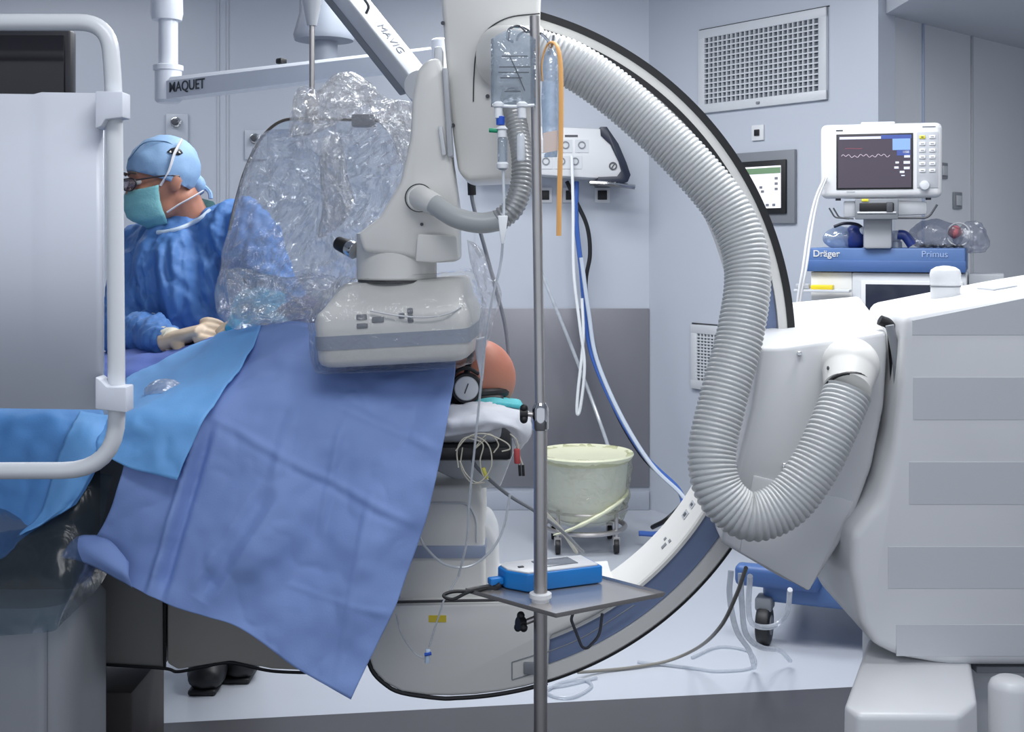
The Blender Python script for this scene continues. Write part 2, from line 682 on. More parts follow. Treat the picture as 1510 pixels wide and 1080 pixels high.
switch(1119, 196, (W0, UR), 'white square switch with black centre above the touch panel', WHITE, BLACK)
switch(1410, 296, (W1, UC), 'grey square socket right of the patient monitor', MGREY, LGREY, 0.08, 'wall_socket', 0.6)
switch(1389, 252, (W1, UC), 'small grey socket peeking out beside the patient monitor', MGREY, LGREY, 0.075, 'wall_socket', 0.6)
for px, lab in ((803, 'leftmost of three black wall sockets under the supply unit'), (841, 'middle black wall socket under the supply unit'), (888, 'rightmost of three black wall sockets under the supply unit')):
    switch(px, 288, (W0, UB), lab, WHITE, BLACK, 0.08, 'wall_socket', 0.62)

# two gas outlets high on the back wall near the surgeon
for px, py, lab in ((262, 190, 'pale wall outlet with dark knob directly above the surgeon cap'), (378, 214, 'pale wall outlet with dark knob seen through the shield')):
    M = wframe(px, py, (W0, UB))
    t = thing('wall_outlet', lab, 'wall outlet', M.translation)
    ob('plate', box(0.12, 0.02, 0.16, (0, -0.01, 0), 0.008), WALL, t, M)
    ob('knob', cyl((0, -0.03, 0.03), (0, -0.07, 0.03), 0.018, 0.015, 16, 0.003), DGREY, t, M)
    ob('ring', cyl((0, -0.03, 0.03), (0, -0.04, 0.03), 0.03, 0.028, 20, 0.002), CHROME, t, M)

# supply unit on the back wall
t = thing('supply_unit', 'white wall supply unit with dark curved end and labelled outlets', 'wall unit', P(850, 275, YB - 0.1))
poly = [(700, 188), (800, 186), (888, 190), (905, 212), (918, 240), (922, 262), (880, 263), (700, 252)]
D0 = YB - 0.24
body = ob('body', prism(poly, D0, YB, 0.008), WHITE, t)
poly = [(885, 187), (895, 187), (912, 212), (924, 240), (930, 258), (926, 268), (918, 271), (880, 272), (882, 261), (910, 260), (916, 252), (912, 238), (900, 213), (886, 200)]
ob('end_bumper', prism(poly, D0 - 0.012, YB - 0.01, 0.002), NAVY, t)
ob('rail', ptube([(870, 270, D0 - .02), (905, 272, D0 - .03), (936, 276, D0 - .02)], 0.013, 10), CHROME, t)
k = 0
for r, (y0, xs) in enumerate(((216, (808, 834, 858)), (240, (805, 828, 848)))):
    for x in xs:
        pl = ob('outlet_label', pbox(x - 10, y0 - 10, x + 10, y0 + 9, D0 - 0.004, D0, 0.0), GREYW, t)
        c = P(x, y0 - 2, D0 - 0.006)
        ring = lathe([(0.014, 0), (0.02, 0), (0.02, 0.002), (0.014, 0.002), (0.014, 0)], n=16, cap=False)
        ob('outlet_symbol', ring, MGREY, pl, frame(c, (1, 0, 0), (0, -1, 0)))
ob('model_plate', pbox(833, 199, 852, 202, D0 - 0.003, D0), DGREY, t)
c = P(904, 245, D0 - 0.003)
badge = ob('badge', lathe([(0.014, 0), (0.021, 0), (0.021, 0.002), (0.014, 0.002), (0.014, 0)], n=20, cap=False), DGREY, t, frame(c, (1, 0, 0), (0, -1, 0)))
ob('badge_bar', box(0.006, 0.003, 0.036, (0, 0, 0)), DGREY, badge, Matrix.Translation(c) @ Matrix.Rotation(0.6, 4, 'Y'))

# ------------------------------------------------------------------ angiography machine
CC = P(657, 514, 2.98)      # centre of the arc


def arc_px(r):
    return r * 2.98 / F


def arc_pt(r, deg, y):
    a = math.radians(deg)
    return Vector((CC.x + r * math.cos(a), y, CC.z + r * math.sin(a)))


def ring_seg(prof, a0, a1, n):
    """sweep a closed (radius, depth) profile around the arc centre"""
    bm = bmesh.new()
    rings = []
    for i in range(n + 1):
        a = a0 + (a1 - a0) * i / n
        rings.append([bm.verts.new(arc_pt(r, a, y)) for r, y in prof])
    m = len(prof)
    for A_, B_ in zip(rings, rings[1:]):
        for k in range(m):
            bm.faces.new((A_[k], A_[(k + 1) % m], B_[(k + 1) % m], B_[k]))
    bm.faces.new(rings[0])
    bm.faces.new(rings[-1][::-1])
    return bm


carm = thing('angiography_machine', 'large white C-shaped X-ray arc machine with ribbed grey hose and floor stand', 'X-ray machine', (P(1400, 1000, 2.9).x, 2.95, 0))
R0, R1, R2, R3, R4 = [arc_px(x) for x in (449, 456, 492, 508.5, 516)]
YF, YK = 2.98, 3.22
prof = [(R0, YF + .006), (R0 + .004, YF), (R1, YF), (R1 + .001, YF + .014), (R2 - .001, YF + .014), (R2, YF), (R3 + .004, YF), (R3 + .008, YF + .004), (R3 + .008, YK), (R0, YK)]
arc = ob('arc', ring_seg(prof, 82, -74, 150), IVORY, carm, smooth=30)
ob('groove_lining', ring_seg([(R1 + .002, YF + .008), (R2 - .002, YF + .008), (R2 - .002, YF + .013), (R1 + .002, YF + .013)], 40, -73, 110), BLUEGREY, arc)
ob('edge_strip', ring_seg([(R3 + .0085, YF - .001), (R4, YF - .001), (R4, YK), (R3 + .0085, YK)], 82, -74, 150), BLACK, arc)
ob('edge_cover', ring_seg([(arc_px(505), YF - .002), (R3 + .009, YF - .002), (R3 + .009, YF + .004), (arc_px(505), YF + .004)], 76, -4, 90), BLACK, arc)
ob('drive_belt', ring_seg([(R2 - .012, YF - .002), (R2 + .001, YF - .002), (R2 + .001, YF + .008), (R2 - .012, YF + .008)], 74, 22, 60), BLACK, arc)
# printed scale marks on the arc's inner face
for k, (dg, y, w_, h_) in enumerate(((-43.5, 3.06, 1.6, .018), (-42.3, 3.1, .8, .014), (-41.6, 3.05, .7, .02), (-36.5, 3.08, 2.0, .045), (-34.0, 3.08, 1.6, .045), (-31.6, 3.08, 1.6, .045))):
    ob('scale_mark', ring_seg([(R0 - .002, y), (R0 - .002, y + h_), (R0 + .001, y + h_), (R0 + .001, y)], dg, dg + w_ * .8, 3), MGREY if k < 3 else LGREY, arc)
    if k >= 3:
        ob('scale_mark', ring_seg([(R0 - .003, y + .012), (R0 - .003, y + h_ - .012), (R0 + .001, y + h_ - .012), (R0 + .001, y + .012)], dg + .35, dg + w_ * .55, 2), DGREY, arc)

# tube housing at the arc's lower end
poly = [(536, 893), (640, 891), (760, 889), (880, 887)]
for dg in range(-55, -73, -3):
    q = arc_pt(arc_px(452), dg, YF)
    poly.append((CX + q.x / YF * F, HY - (q.z - H) / YF * F))
for dg in (-73, -77, -81, -85, -89, -93):
    q = arc_pt(arc_px(514), dg, YF)
    poly.append((CX + q.x / YF * F, HY - (q.z - H) / YF * F))
poly += [(592, 1022), (566, 1008), (548, 988), (538, 955)]
A = [P(x, y, YF - .015) for x, y in poly]
Bk = [Vector((p.x, 3.33, p.z)) for p in A]
hous = ob('tube_housing', loft2(A, Bk, 0.012, 3), IVORY, carm)
A2 = []
ctr = P(745, 950, YF)
lip = [arc_pt(arc_px(513), d, YF - .014) for d in range(-73, -92, -3)] + [P(x, y, YF - .012) for x, y in ((592, 1022), (566, 1008), (548, 988), (538, 955))]
ob('housing_seal', sweep(spline(lip, 4), 0.0055, 8), BLACK, hous)
ob('housing_seam', tube([P(x, y, YF - .017) for x, y in ((560, 889), (640, 887), (760, 885))], 0.0035, 6), SEAM, hous)
for seg_ in (((755, 977), (800, 963)), ((755, 977), (755, 1003)), ((755, 1003), (800, 990))):
    ob('end_cap_seam', tube([P(x, y, YF - .016) for x, y in seg_], 0.0015, 6, straight=True), MGREY, hous)
ob('end_cap', pbox(772, 978, 800, 996, YF - .022, YF, 0.003), MGREY, hous)
ob('sloping_seam', ptube([(800, 965, YF - .016), (860, 940, YF - .016), (935, 893, YF - .016)], 0.0015, 6), MGREY, hous)
ob('warning_label', pbox(632, 908, 658, 918, YF - .0165, YF - .014), mat('yellow_label', '#d8c23a', 0.5), hous)

# X-ray tube box standing on the housing
poly = [(585, 735), (610, 717), (690, 716), (708, 724), (714, 745), (716, 892), (585, 894)]
tb = ob('tube_box', prism(poly, 3.02, 3.3, 0.012, 3), IVORY, carm)
ob('tube_box_band', pbox(585, 806, 716.5, 824, 3.013, 3.3, 0.002), mat('pale_blue_band', '#98a3bb', 0.45), tb)
ob('tube_box_shoulder', prism([(700, 770), (722, 775), (734, 800), (736, 890), (700, 890)], 3.1, 3.32, 0.015, 3), WHITE, tb)
ob('recess_rim', bent([P(590, 890, 3.018), P(592, 760, 3.018), P(625, 742, 3.018), P(690, 742, 3.018), P(703, 765, 3.018), P(703, 800, 3.018)], .003, .03, 6), GREYW, tb)

# upper housing holding the detector arm
poly = [(646, -60), (800, -60), (797, 20), (795, 150), (792, 255), (778, 262), (690, 266), (676, 255), (668, 200), (655, 60)]
up = ob('upper_housing', prism(poly, 2.92, 3.25, 0.014, 3), IVORY, carm)
c = P(770, 90, 2.915)
ob('upper_seam', sweep(spline([P(x, y, 2.918) for x, y in ((796, 20), (750, 26), (718, 45), (703, 75), (699, 110), (698, 150))], 6), 0.0016, 6), SEAM, up)
ob('hose_boot', sweep(spline([P(742, 85, 2.92), P(765, 82, 2.87), P(800, 78, 2.85)], 6), lambda s, t: 0.078 - 0.014 * t, 28), IVORY, up)
for x, y in ((653, 34), (719, 142), (668, 185)):
    ob('screw', cyl(P(x, y, 2.93), P(x, y, 2.912), 0.005, n=12), DGREY, up)

# detector arm (bracket)
poly = [(605, 200), (607, 150), (614, 105), (628, 88), (648, 84), (656, 110), (664, 230), (674, 300), (676, 386), (640, 388), (600, 378), (535, 372), (527, 345), (560, 320), (590, 268)]
br = ob('detector_arm', prism(poly, 2.86, 3.06, 0.012, 3), IVORY, carm)
ob('arm_rail', prism([(652, 100), (660, 100), (668, 230), (660, 232)], 2.845, 2.9, 0.003), LGREY, br)
ob('arm_rail', prism([(646, 186), (652, 186), (658, 228), (652, 230)], 2.845, 2.87, 0.002), GREYW, br)
ob('arm_cap', pbox(640, 68, 652, 98, 2.9, 2.96, 0.006), GREYW, br)
for x, y in ((664, 188), (622, 331)):
    ob('screw', cyl(P(x, y, 2.87), P(x, y, 2.853), 0.004, n=12), DGREY, br)
c0 = P(585, 345, 2.96)
zt, zb = P(585, 340, 2.96).z, P(585, 412, 2.96).z
cyl_r = 59 / F * 2.96
ob('detector_swivel', lathe([(cyl_r * .8, zt), (cyl_r, zt - .008), (cyl_r, zb + .004), (cyl_r - .004, zb)], (c0.x, 2.96, 0), 40), IVORY, carm)
ob('swivel_seam', lathe([(cyl_r - .006, zb - .006), (cyl_r - .003, zb - .006), (cyl_r - .003, zb), (cyl_r - .006, zb)], (c0.x, 2.96, 0), 40), BLACK, carm)
poly = [(615, 345), (674, 348), (675, 384), (640, 388), (612, 386)]
ob('swivel_block', prism(poly, 2.83, 3.0, 0.006), IVORY, carm)

# flat detector
DM = Matrix.Translation(P(593, 480, 2.96)) @ Matrix.Rotation(-math.radians(3.5), 4, 'Y') @ Matrix.Rotation(math.radians(-4), 4, 'Z')
dw, dd = 0.176, 0.180


def rrect(hx, hy, r, z, n=5):
    out = []
    for sx, sy, a0 in ((1, 1, 0), (-1, 1, 90), (-1, -1, 180), (1, -1, 270)):
        for k in range(n + 1):
            a = math.radians(a0 + 90 * k / n)
            out.append(Vector((sx * (hx - r) + r * math.cos(a), sy * (hy - r) + r * math.sin(a), z)))
    return out


def stack(loops):
    bm = bmesh.new()
    V = [[bm.verts.new(p) for p in L] for L in loops]
    n = len(V[0])
    for a_, b_ in zip(V, V[1:]):
        for k in range(n):
            bm.faces.new((a_[k], a_[(k + 1) % n], b_[(k + 1) % n], b_[k]))
    bm.faces.new(V[0][::-1])
    bm.faces.new(V[-1])
    return bm


def shift(L, dx, dy=0):
    return [p + Vector((dx, dy, 0)) for p in L]


def det_loops(e=0.0):
    return [rrect(dw - .02 + e, dd - .02 + e, .03, -.078 - e), rrect(dw - .006 + e, dd - .006 + e, .035, -.072 - e), rrect(dw + e, dd + e, .038, -.06), rrect(dw + .003 + e, dd + e, .04, 0.03), rrect(dw - .003 + e, dd - .003 + e, .04, .046), shift(rrect(dw - .012 + e, dd - .018 + e, .045, .058 + e), .003), shift(rrect(dw - .026 + e, dd - .07 + e, .045, .102 + e), .012, .03), shift(rrect(dw - .036 + e, dd - .08 + e, .045, .11 + e), .012, .03)]


loops = det_loops()
det = ob('detector', stack(loops), IVORY, carm, DM, smooth=50)
ob('detector_band', stack([rrect(dw + .0035, dd + .0015, .04, -.036), rrect(dw + .0045, dd + .0022, .04, -.036), rrect(dw + .0045, dd + .0022, .04, -.004), rrect(dw + .0035, dd + .0015, .04, -.004)]), mat('detector_band', '#9ba3b1', 0.4), det, DM)
for x, z, wx, hz in ((-.062, .036, .024, .013), (-.062, .016, .026, .012), (-.025, .028, .028, .013), (.03, .034, .014, .012), (.05, .044, .013, .013), (.05, .026, .013, .018)):
    ob('button', box(wx, .006, hz, (x, -dd - .001, z), .0025), MGREY, det, DM)

ob('steering_handle', cyl(P(497, 358, 2.98), P(516, 366, 2.96), .017, .02, 20, .004), BLACK, carm)
ob('handle_collar', cyl(P(514, 365, 2.962), P(524, 370, 2.95), .0205, .022, 20, .002), CHROME, carm)
ob('white_cord', tube([DM @ Vector(p) for p in ((-.04, -dd - .008, .05), (.02, -dd - .012, .036), (.09, -dd - .012, .028), (.14, -dd - .008, .034), (.172, -dd + .02, .05))], .0022, 6), WHITE, det)
# carriage around the arc
Af = [P(x, y, 2.78) for x, y in ((1120, 512), (1150, 512), (1308, 488), (1308, 520), (1303, 600), (1285, 690), (1252, 780), (1194, 872), (1150, 852), (1062, 800), (1082, 700), (1108, 600))]
Ab = [P(x, y, 3.32) for x, y in ((1105, 452), (1160, 446), (1268, 436), (1276, 480), (1265, 580), (1245, 660), (1215, 740), (1165, 800), (1120, 790), (1040, 750), (1060, 660), (1085, 560))]
car = ob('carriage', loft2(Af, Ab, 0.012, 3), WHITE, carm)
ob('carriage_cover', prism([(1090, 815), (1194, 874), (1262, 740), (1110, 700)], 2.775, 2.9, 0.008), WHITE, car)
for x, y in ((1179, 522), (1157, 687), (1022, 667)):
    ob('screw', cyl(P(x, y, 2.79), P(x, y, 2.765), 0.006, n=14, bev=.002), CHROME, car)
# hose connector
cb = P(1254, 540, 2.74)
ax_ = (P(1248, 582, 2.675) - cb).normalized()
def ball_r(s_, t_):
    q_ = s_ - .064
    return math.sqrt(max(.00001, .064 ** 2 - q_ * q_)) if q_ < .024 else .0593 - (q_ - .024) * .16
bm = sweep([cb + ax_ * (-.064 + .139 * (k / 40)) for k in range(41)], ball_r, 36)
hc = ob('hose_connector', bm, IVORY, carm, smooth=60)
ob('connector_seam', lathe([(0.047, 0), (0.0535, 0), (0.0535, 0.004), (0.047, 0.004), (0.047, 0)], n=32, cap=False), BLACK, hc, frame(cb + ax_ * .07, (1, 0, 0), ax_))
ob('screw', ell(P(1221, 543, 2.695), (.003, .003, .005), sub=2), DGREY, hc)

# big ribbed hose
big = [(792, 78, 2.85), (848, 98, 2.84), (926, 154, 2.83), (1012, 236, 2.81), (1076, 316, 2.79), (1102, 395, 2.76), (1092, 490, 2.72), (1066, 590, 2.68), (1050, 670, 2.65), (1062, 728, 2.63), (1105, 762, 2.62), (1158, 744, 2.62), (1200, 690, 2.63), (1228, 632, 2.65), (1250, 578, 2.68)]
pts = resample(spline([P(*p) for p in big], 24), 0.0027)
RIB = 0.0108


def ribr(base, taper, dep):
    def f(s, t):
        ph = (s % RIB) / RIB
        return base - taper * min(1, t * 2.2) + dep * (abs(math.sin(PI * ph)) - 0.6)
    return f


ob('ribbed_hose', sweep(pts, ribr(0.0545, 0.003, 0.0042), 28), HOSE, carm, smooth=70)
# small hose from the detector arm
sc_ = P(620, 296, 2.84)
sh = ob('small_hose_flange', cyl(P(618, 292, 2.87), P(619, 293, 2.83), 0.032, 0.03, 28, 0.003), IVORY, carm)
ob('flange_seam', lathe([(0.031, 0), (0.0335, 0), (0.0335, 0.004), (0.031, 0.004), (0.031, 0)], n=28, cap=False), SEAM, sh, frame(P(618, 292, 2.862), (1, 0, 0), (0, -1, 0)))
ob('small_hose_boot', sweep(spline([P(618, 291, 2.845), P(630, 296, 2.81), P(645, 304, 2.79)], 5), lambda s, t: .029 - .004 * t, 20), IVORY, carm)
ob('small_hose', sweep(spline([P(*p) for p in ((640, 301, 2.79), (672, 321, 2.76), (708, 329, 2.75), (738, 325, 2.75))], 8), 0.0235, 18), mat('hose_smooth', '#b1b4b4', .35), carm)
pts = resample(spline([P(*p) for p in ((735, 326, 2.75), (757, 306, 2.75), (769, 270, 2.76), (770, 230, 2.78), (763, 190, 2.81), (757, 160, 2.85), (754, 140, 2.93))], 20), 0.0025)
RIB = 0.0098
ob('small_ribbed_hose', sweep(pts, ribr(0.0245, 0.0, 0.004), 20), mat('hose_metal_grey', '#a9aaaa', .25, metal=.3), carm, smooth=70)

# floor stand
poly = [(1335, 463), (1560, 424), (1720, 398), (1720, 985), (1400, 984), (1330, 972), (1288, 952), (1268, 920), (1256, 850), (1254, 790), (1296, 742), (1316, 660), (1328, 560), (1332, 500)]
Af = [P(x, y, 2.70) for x, y in poly]
Ab = [a_ + Vector((0.04 if i in (0, 11, 12, 13) else 0, 0.42, 0)) for i, a_ in enumerate(Af)]
st = ob('stand_body', loft2(Af, Ab, 0.022, 3), WHITE, carm)
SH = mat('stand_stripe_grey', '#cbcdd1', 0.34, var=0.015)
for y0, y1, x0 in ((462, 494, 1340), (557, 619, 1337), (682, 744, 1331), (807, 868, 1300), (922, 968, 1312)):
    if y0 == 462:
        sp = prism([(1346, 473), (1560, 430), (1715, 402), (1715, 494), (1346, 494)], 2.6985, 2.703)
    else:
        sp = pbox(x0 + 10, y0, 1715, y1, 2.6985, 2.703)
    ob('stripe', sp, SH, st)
ob('gap_gasket', sweep(spline([P(x, y, 2.8) for x, y in ((1297, 472), (1313, 482), (1318, 520), (1320, 580), (1312, 650), (1298, 710), (1278, 752), (1258, 786))], 8), 0.012, 12), BLACK, st)
ob('gap_gasket', sweep(spline([P(x, y, 2.76) for x, y in ((1312, 480), (1322, 530), (1324, 590), (1316, 660), (1302, 715), (1280, 760))], 8), 0.01, 12), MGREY, st)
kz = P(1394, 421, 2.92)
kn = ob('knob', lathe([(.034, -0.035), (.034, -.005), (.0335, .0), (.035, .003), (.036, .028), (.033, .037), (.022, .044), (.006, .047)], kz, 28), WHITE, st)
ob('knob_seam', lathe([(.030, -.004), (.0352, -.004), (.0352, -.001), (.030, -.001)], kz, 28), MGREY, kn)
ob('top_plate', prism([(1465, 427), (1500, 421), (1500, 424), (1465, 430)], 2.85, 2.95, 0), LGREY, st)
# foot
zt = P(1370, 978, 2.74).z
A = [Vector((P(1292, 964, 2.8).x, 2.86, zt + .02)), Vector((P(1456, 986, 2.74).x, 2.86, zt + .02)), Vector((P(1446, 1040, 2.5).x, 2.52, zt)), Vector((P(1420, 1060, 2.44).x, 2.46, zt - .008)), Vector((P(1270, 1060, 2.44).x, 2.46, zt - .008)), Vector((P(1245, 1040, 2.5).x, 2.5, zt))]
Bz = [Vector((p.x + (p.x - .9) * .06, p.y - .015, 0.0)) for p in A]
ob('foot', loft2(A, Bz, 0.012, 3), WHITE, carm)
fx = P(1490, 1000, 2.6)
ob('foot_cap', lathe([(.045, 0), (.045, fx.z - .02), (.04, fx.z - .008), (.028, fx.z)], (fx.x, 2.6, 0), 28), WHITE, carm)
ob('foot_pillar', box(.30, .40, .6, (P(1400, 980, 2.95).x, 2.98, .3), .02), GREYW, carm)
ob('stand_bumper', pbox(1440, 984, 1600, 994, 2.72, 3.2, .003), MGREY, carm)
# small bracket below carriage and left-hand cable clamp
ob('cable_clip', pbox(1236, 793, 1252, 798, 2.85, 2.9, .002), WHITE, carm)

# ------------------------------------------------------------------ patient table
tab = thing('patient_table', 'patient table with white padded top and dark edge under the drapes', 'table', (P(400, 900, 3.15).x, 3.15, 0))
zt = P(700, 645, 3.05).z
ob('tabletop', box(2.35, 0.50, 0.035, (P(755, 650, 3.05).x - 1.175, 3.13, zt - .012), .012), BLACK, tab)
ob('mattress', box(2.28, 0.46, 0.06, (P(740, 650, 3.05).x - 1.14, 3.14, zt + .036), .025, 4), mat('mattress_white', '#d9dade', .5), tab)
ob('end_panel', prism([(600, 656), (738, 656), (752, 648), (764, 652), (738, 718), (700, 722), (640, 693), (600, 680)], 3.1, 3.13, .004), GREYW, tab)
pc = P(290, 900, 3.25)
ob('column', box(.4, .26, zt - .55, (P(250, 900, 3.3).x, 3.3, (zt + .5) / 2), .03), LGREY, tab)
DK = mat('base_cover_grey', '#8b8a86', .55)
b1 = ob('base_cover', prism([(40, 800), (240, 840), (241, 985), (150, 979), (40, 979)], 3.12, 3.45, .006), DK, tab)
b2 = ob('base_cover', prism([(246, 840), (500, 870), (500, 990), (470, 991), (400, 988), (340, 976), (300, 982), (262, 989), (246, 980)], 3.1, 3.45, .008), mat('base_cover_light', '#a5a29b', .5), tab)
ob('seam', tube([P(243, 842, 3.115), P(243, 984, 3.115)], .004, 6, straight=True), BLACK, b2)
ob('lower_seal', tube([P(x, y, 3.11) for x, y in ((145, 980), (240, 986), (262, 991), (300, 984), (340, 978), (400, 990), (470, 993))], .004, 6), BLACK, b2)
ob('foot', box(.16, .3, .26, (P(170, 1000, 3.3).x, 3.34, .13), .01), mat('foot_brown', '#4c4745', .6), tab)
ob('floor_plate', box(.5, .5, .03, (P(100, 1000, 3.3).x - .1, 3.3, .015), .006), mat('foot_brown', '#4c4745', .6), tab)

# white cloth under the patient's head
ob_ = ob('head_sheet', sheet([
    [(560, 612, 3.3), (650, 604, 3.3), (715, 600, 3.3), (752, 600, 3.3), (775, 606, 3.3)],
    [(560, 600, 2.98), (650, 598, 2.98), (710, 594, 2.98), (752, 600, 2.98), (782, 612, 3.0)],
    [(560, 630, 2.86), (650, 620, 2.86), (712, 616, 2.86), (755, 626, 2.87), (782, 640, 2.92)],
    [(560, 648, 2.87), (648, 645, 2.87), (715, 638, 2.87), (748, 634, 2.88), (765, 668, 2.95)],
], 8, 8, .004, 14, 2, .006), mat('white_sheet', '#dfe1e8', .55, bump=.2, bscale=30), None, smooth=180, solid=.003)
props(ob_, 'crumpled white sheet under the bald head at the table end', 'sheet')

# ------------------------------------------------------------------ people
SKIN = mat('skin', '#bd846c', .5, var=.08, scale=18, sss=.08)
SKINP = mat('skin_patient', '#c67f69', .45, var=.07, scale=14, sss=.08)
LIP = mat('lip', '#a8655a', .5)
EYEW = mat('eye_white', '#e6e4e0', .25)
EYED = mat('eye_dark', '#2a2018', .2)


def head_parts(M, bald=False):
    """head in local space: face -Y, crown +Z, left +X; centre between the ears"""
    bm = bmesh.new()
    add(bm, ell((0, .014, .04), (.076, .098, .088)))
    add(bm, ell((0, -.012, .0), (.068, .082, .085)))
    add(bm, ell((0, -.03, -.05), (.056, .062, .062)))
    add(bm, ell((0, -.062, -.088), (.028, .026, .02)))
    add(bm, ell((0, -.078, .052), (.05, .02, .014)))
    for s in (-1, 1):
        add(bm, ell((s * .036, -.076, -.005), (.024, .02, .02)))
        add(bm, ell((s * .077, .012, -.002), (.012, .02, .032)))
        add(bm, ell((s * .084, .02, .006), (.007, .017, .024)))
    add(bm, chain([(Vector((0, -.088, .038)), .009), (Vector((0, -.1, .015)), .011), (Vector((0, -.112, -.012)), .015)], 10, 3))
    add(bm, ell((0, -.098, -.016), (.02, .014, .01)))
    add(bm, ell((0, -.088, -.048), (.024, .012, .007)))
    add(bm, ell((0, -.087, -.06), (.02, .012, .007)))
    bm.transform(M)
    return bm


# --- surgeon
HM = frame(P(240, 272, 3.8), (-.50, .80, .02), Vector((-.26, -.16, 1)))
# frame() gives x along 'along'; head wants -Y towards the face: build explicitly
fd = Vector((-.80, -.52, -.26)).normalized()
upv = Vector((-.22, -.16, 1))
xl = upv.cross(fd).normalized() * 1.0       # person's left
zl = fd.cross(xl).normalized()
yl = -fd
hc_ = P(240, 271, 3.8)
HM = Matrix(((xl.x, yl.x, zl.x, hc_.x), (xl.y, yl.y, zl.y, hc_.y), (xl.z, yl.z, zl.z, hc_.z), (0, 0, 0, 1)))
neck_b = P(287, 338, 3.88)
hipc = P(300, 610, 3.98)
shR, shL = P(208, 375, 3.98), P(352, 338, 3.80)
elR, wrR = P(188, 488, 3.76), P(250, 503, 3.46)
elL, wrL = P(410, 450, 3.66), P(392, 478, 3.5)
surg = thing('person', 'surgeon in blue gown, cap, mask and glasses leaning over the table', 'person', (-.97, 3.9, 0))
bm = head_parts(HM)
add(bm, chain([(neck_b + Vector((0, .03, -.05)), .075), (neck_b, .064), (HM @ Vector((0, .04, -.04)), .058)], 14, 4))
chest = (shR + shL) / 2
add(bm, chain([(hipc, (.15, .11)), (hipc.lerp(chest, .5), (.14, .1)), (chest + Vector((0, 0, -.12)), (.17, .11)), (chest, (.15, .09)), (neck_b, (.06, .06))], 18, 4))
add(bm, chain([(shR, .055), (elR, .042), (wrR, .028)], 12, 4))
add(bm, chain([(shL, .055), (elL, .042), (wrL, .028)], 12, 4))
for dx, fx_, fy_ in ((-.1, -.985, 0), (.1, -.9, .1)):
    foot_ = Vector((fx_, 3.98 + fy_, .05))
    add(bm, chain([(hipc + Vector((dx, 0, -.05)), .085), (Vector((fx_, 4.0, .5)), .058), (foot_ + Vector((0, .02, .06)), .04), (foot_ + Vector((0, -.1, -.01)), .035)], 12, 4))
body = ob('body', remesh(bm, .0085, 4), SKIN, surg, smooth=180)
# eyes
for s in (-1, 1):
    e = ob('eye', ell((s * .032, -.081, .024), (.013, .011, .009), sub=2), EYEW, surg, HM)
    ob('iris', ell((s * .032, -.0905, .023), (.005, .003, .005), sub=2), EYED, e, HM)
    ob('eyebrow', tube([(s * .015, -.1, .052), (s * .034, -.099, .058), (s * .052, -.085, .052)], .004, 8, 4), mat('grey_brow', '#5b5049', .8), surg, HM)
# gown
bm = bmesh.new()
add(bm, chain([(Vector((hipc.x, hipc.y, .42)), (.24, .2)), (hipc + Vector((0, 0, -.15)), (.22, .18)), (hipc + Vector((0, 0, .08)), (.22, .18)), (hipc.lerp(chest, .55), (.225, .175)), (chest + Vector((0, 0, -.12)), (.225, .165)), (chest + Vector((0, -.01, -.03)), (.185, .145)), (chest.lerp(neck_b, .55) + Vector((0, 0, .0)), (.12, .115)), (neck_b + Vector((0, .01, -.005)), (.08, .078))], 24, 4))
add(bm, chain([(chest.lerp(shR, .5), .085), (shR, .088), (shR.lerp(elR, .5), .085), (elR, .078), (elR.lerp(wrR, .55), .062), (wrR, .04)], 16, 4))
add(bm, chain([(chest.lerp(shL, .5), .085), (shL, .088), (shL.lerp(elL, .5), .085), (elL, .078), (elL.lerp(wrL, .55), .062), (wrL, .04)], 16, 4))
bm = remesh(bm, .012, 5)
wrinkle(bm, .02, 4.0, 1.3, stretch=(2.2, 2.2, .5))
wrinkle(bm, .016, 8, 4.0, ridged=True, stretch=(1.3, 1.3, .4))
wrinkle(bm, .006, 16, 2.0, ridged=True)
def crease(bm, a, b, depth, width, ymax=99):
    a, b = P(*a), P(*b)
    d = b - a
    L2 = d.length_squared
    for v in bm.verts:
        if v.co.y > ymax: continue
        t = (v.co - a).dot(d) / L2
        if -.02 < t < 1.02:
            q = a + d * t
            dist = (Vector((v.co.x, 0, v.co.z)) - Vector((q.x, 0, q.z))).length
            if dist < width:
                v.co += Vector((0, -1, .3)) * depth * (1 - dist / width) * min(1, 6 * t + .1, 6 * (1 - t) + .1)


bmesh.ops.subdivide_edges(bm, edges=[e for e in bm.edges if e.verts[0].co.y < 3.95 and e.verts[0].co.z > 1.05], cuts=1, use_grid_fill=True)
for x0, y0, x1, y1, dp, wd in ((226, 372, 244, 500, -.05, .03), (212, 395, 236, 480, -.03, .02), (240, 362, 250, 440, .02, .02), (262, 350, 268, 470, .018, .02), (286, 345, 300, 470, -.022, .025), (312, 330, 318, 400, .022, .02), (330, 310, 334, 420, -.022, .02), (200, 410, 222, 440, -.02, .015), (196, 450, 230, 462, -.02, .015), (205, 490, 236, 506, -.018, .014), (268, 436, 288, 437, .02, .012), (255, 400, 330, 470, -.014, .02), (300, 380, 340, 470, .014, .018)):
    crease(bm, (x0, y0, 3.75), (x1, y1, 3.72), dp, wd, 4.0)
GOWN = mat('gown_blue', '#5482c0', .62, var=.06, scale=6, bump=.06, bscale=180)
gown = ob('gown', bm, GOWN, surg, smooth=180)
gbv = BVHTree.FromObject(gown, bpy.context.evaluated_depsgraph_get())
col_ = []
for x, y in ((232, 343), (245, 342), (262, 338), (280, 331), (296, 322), (310, 310), (319, 299)):
    d = Vector(((x - CX) / F, 1, -(y - HY) / F)).normalized()
    h_ = gbv.ray_cast(Vector((0, 0, H)), d)
    if h_[0]: col_.append(h_[0] - d * .003)
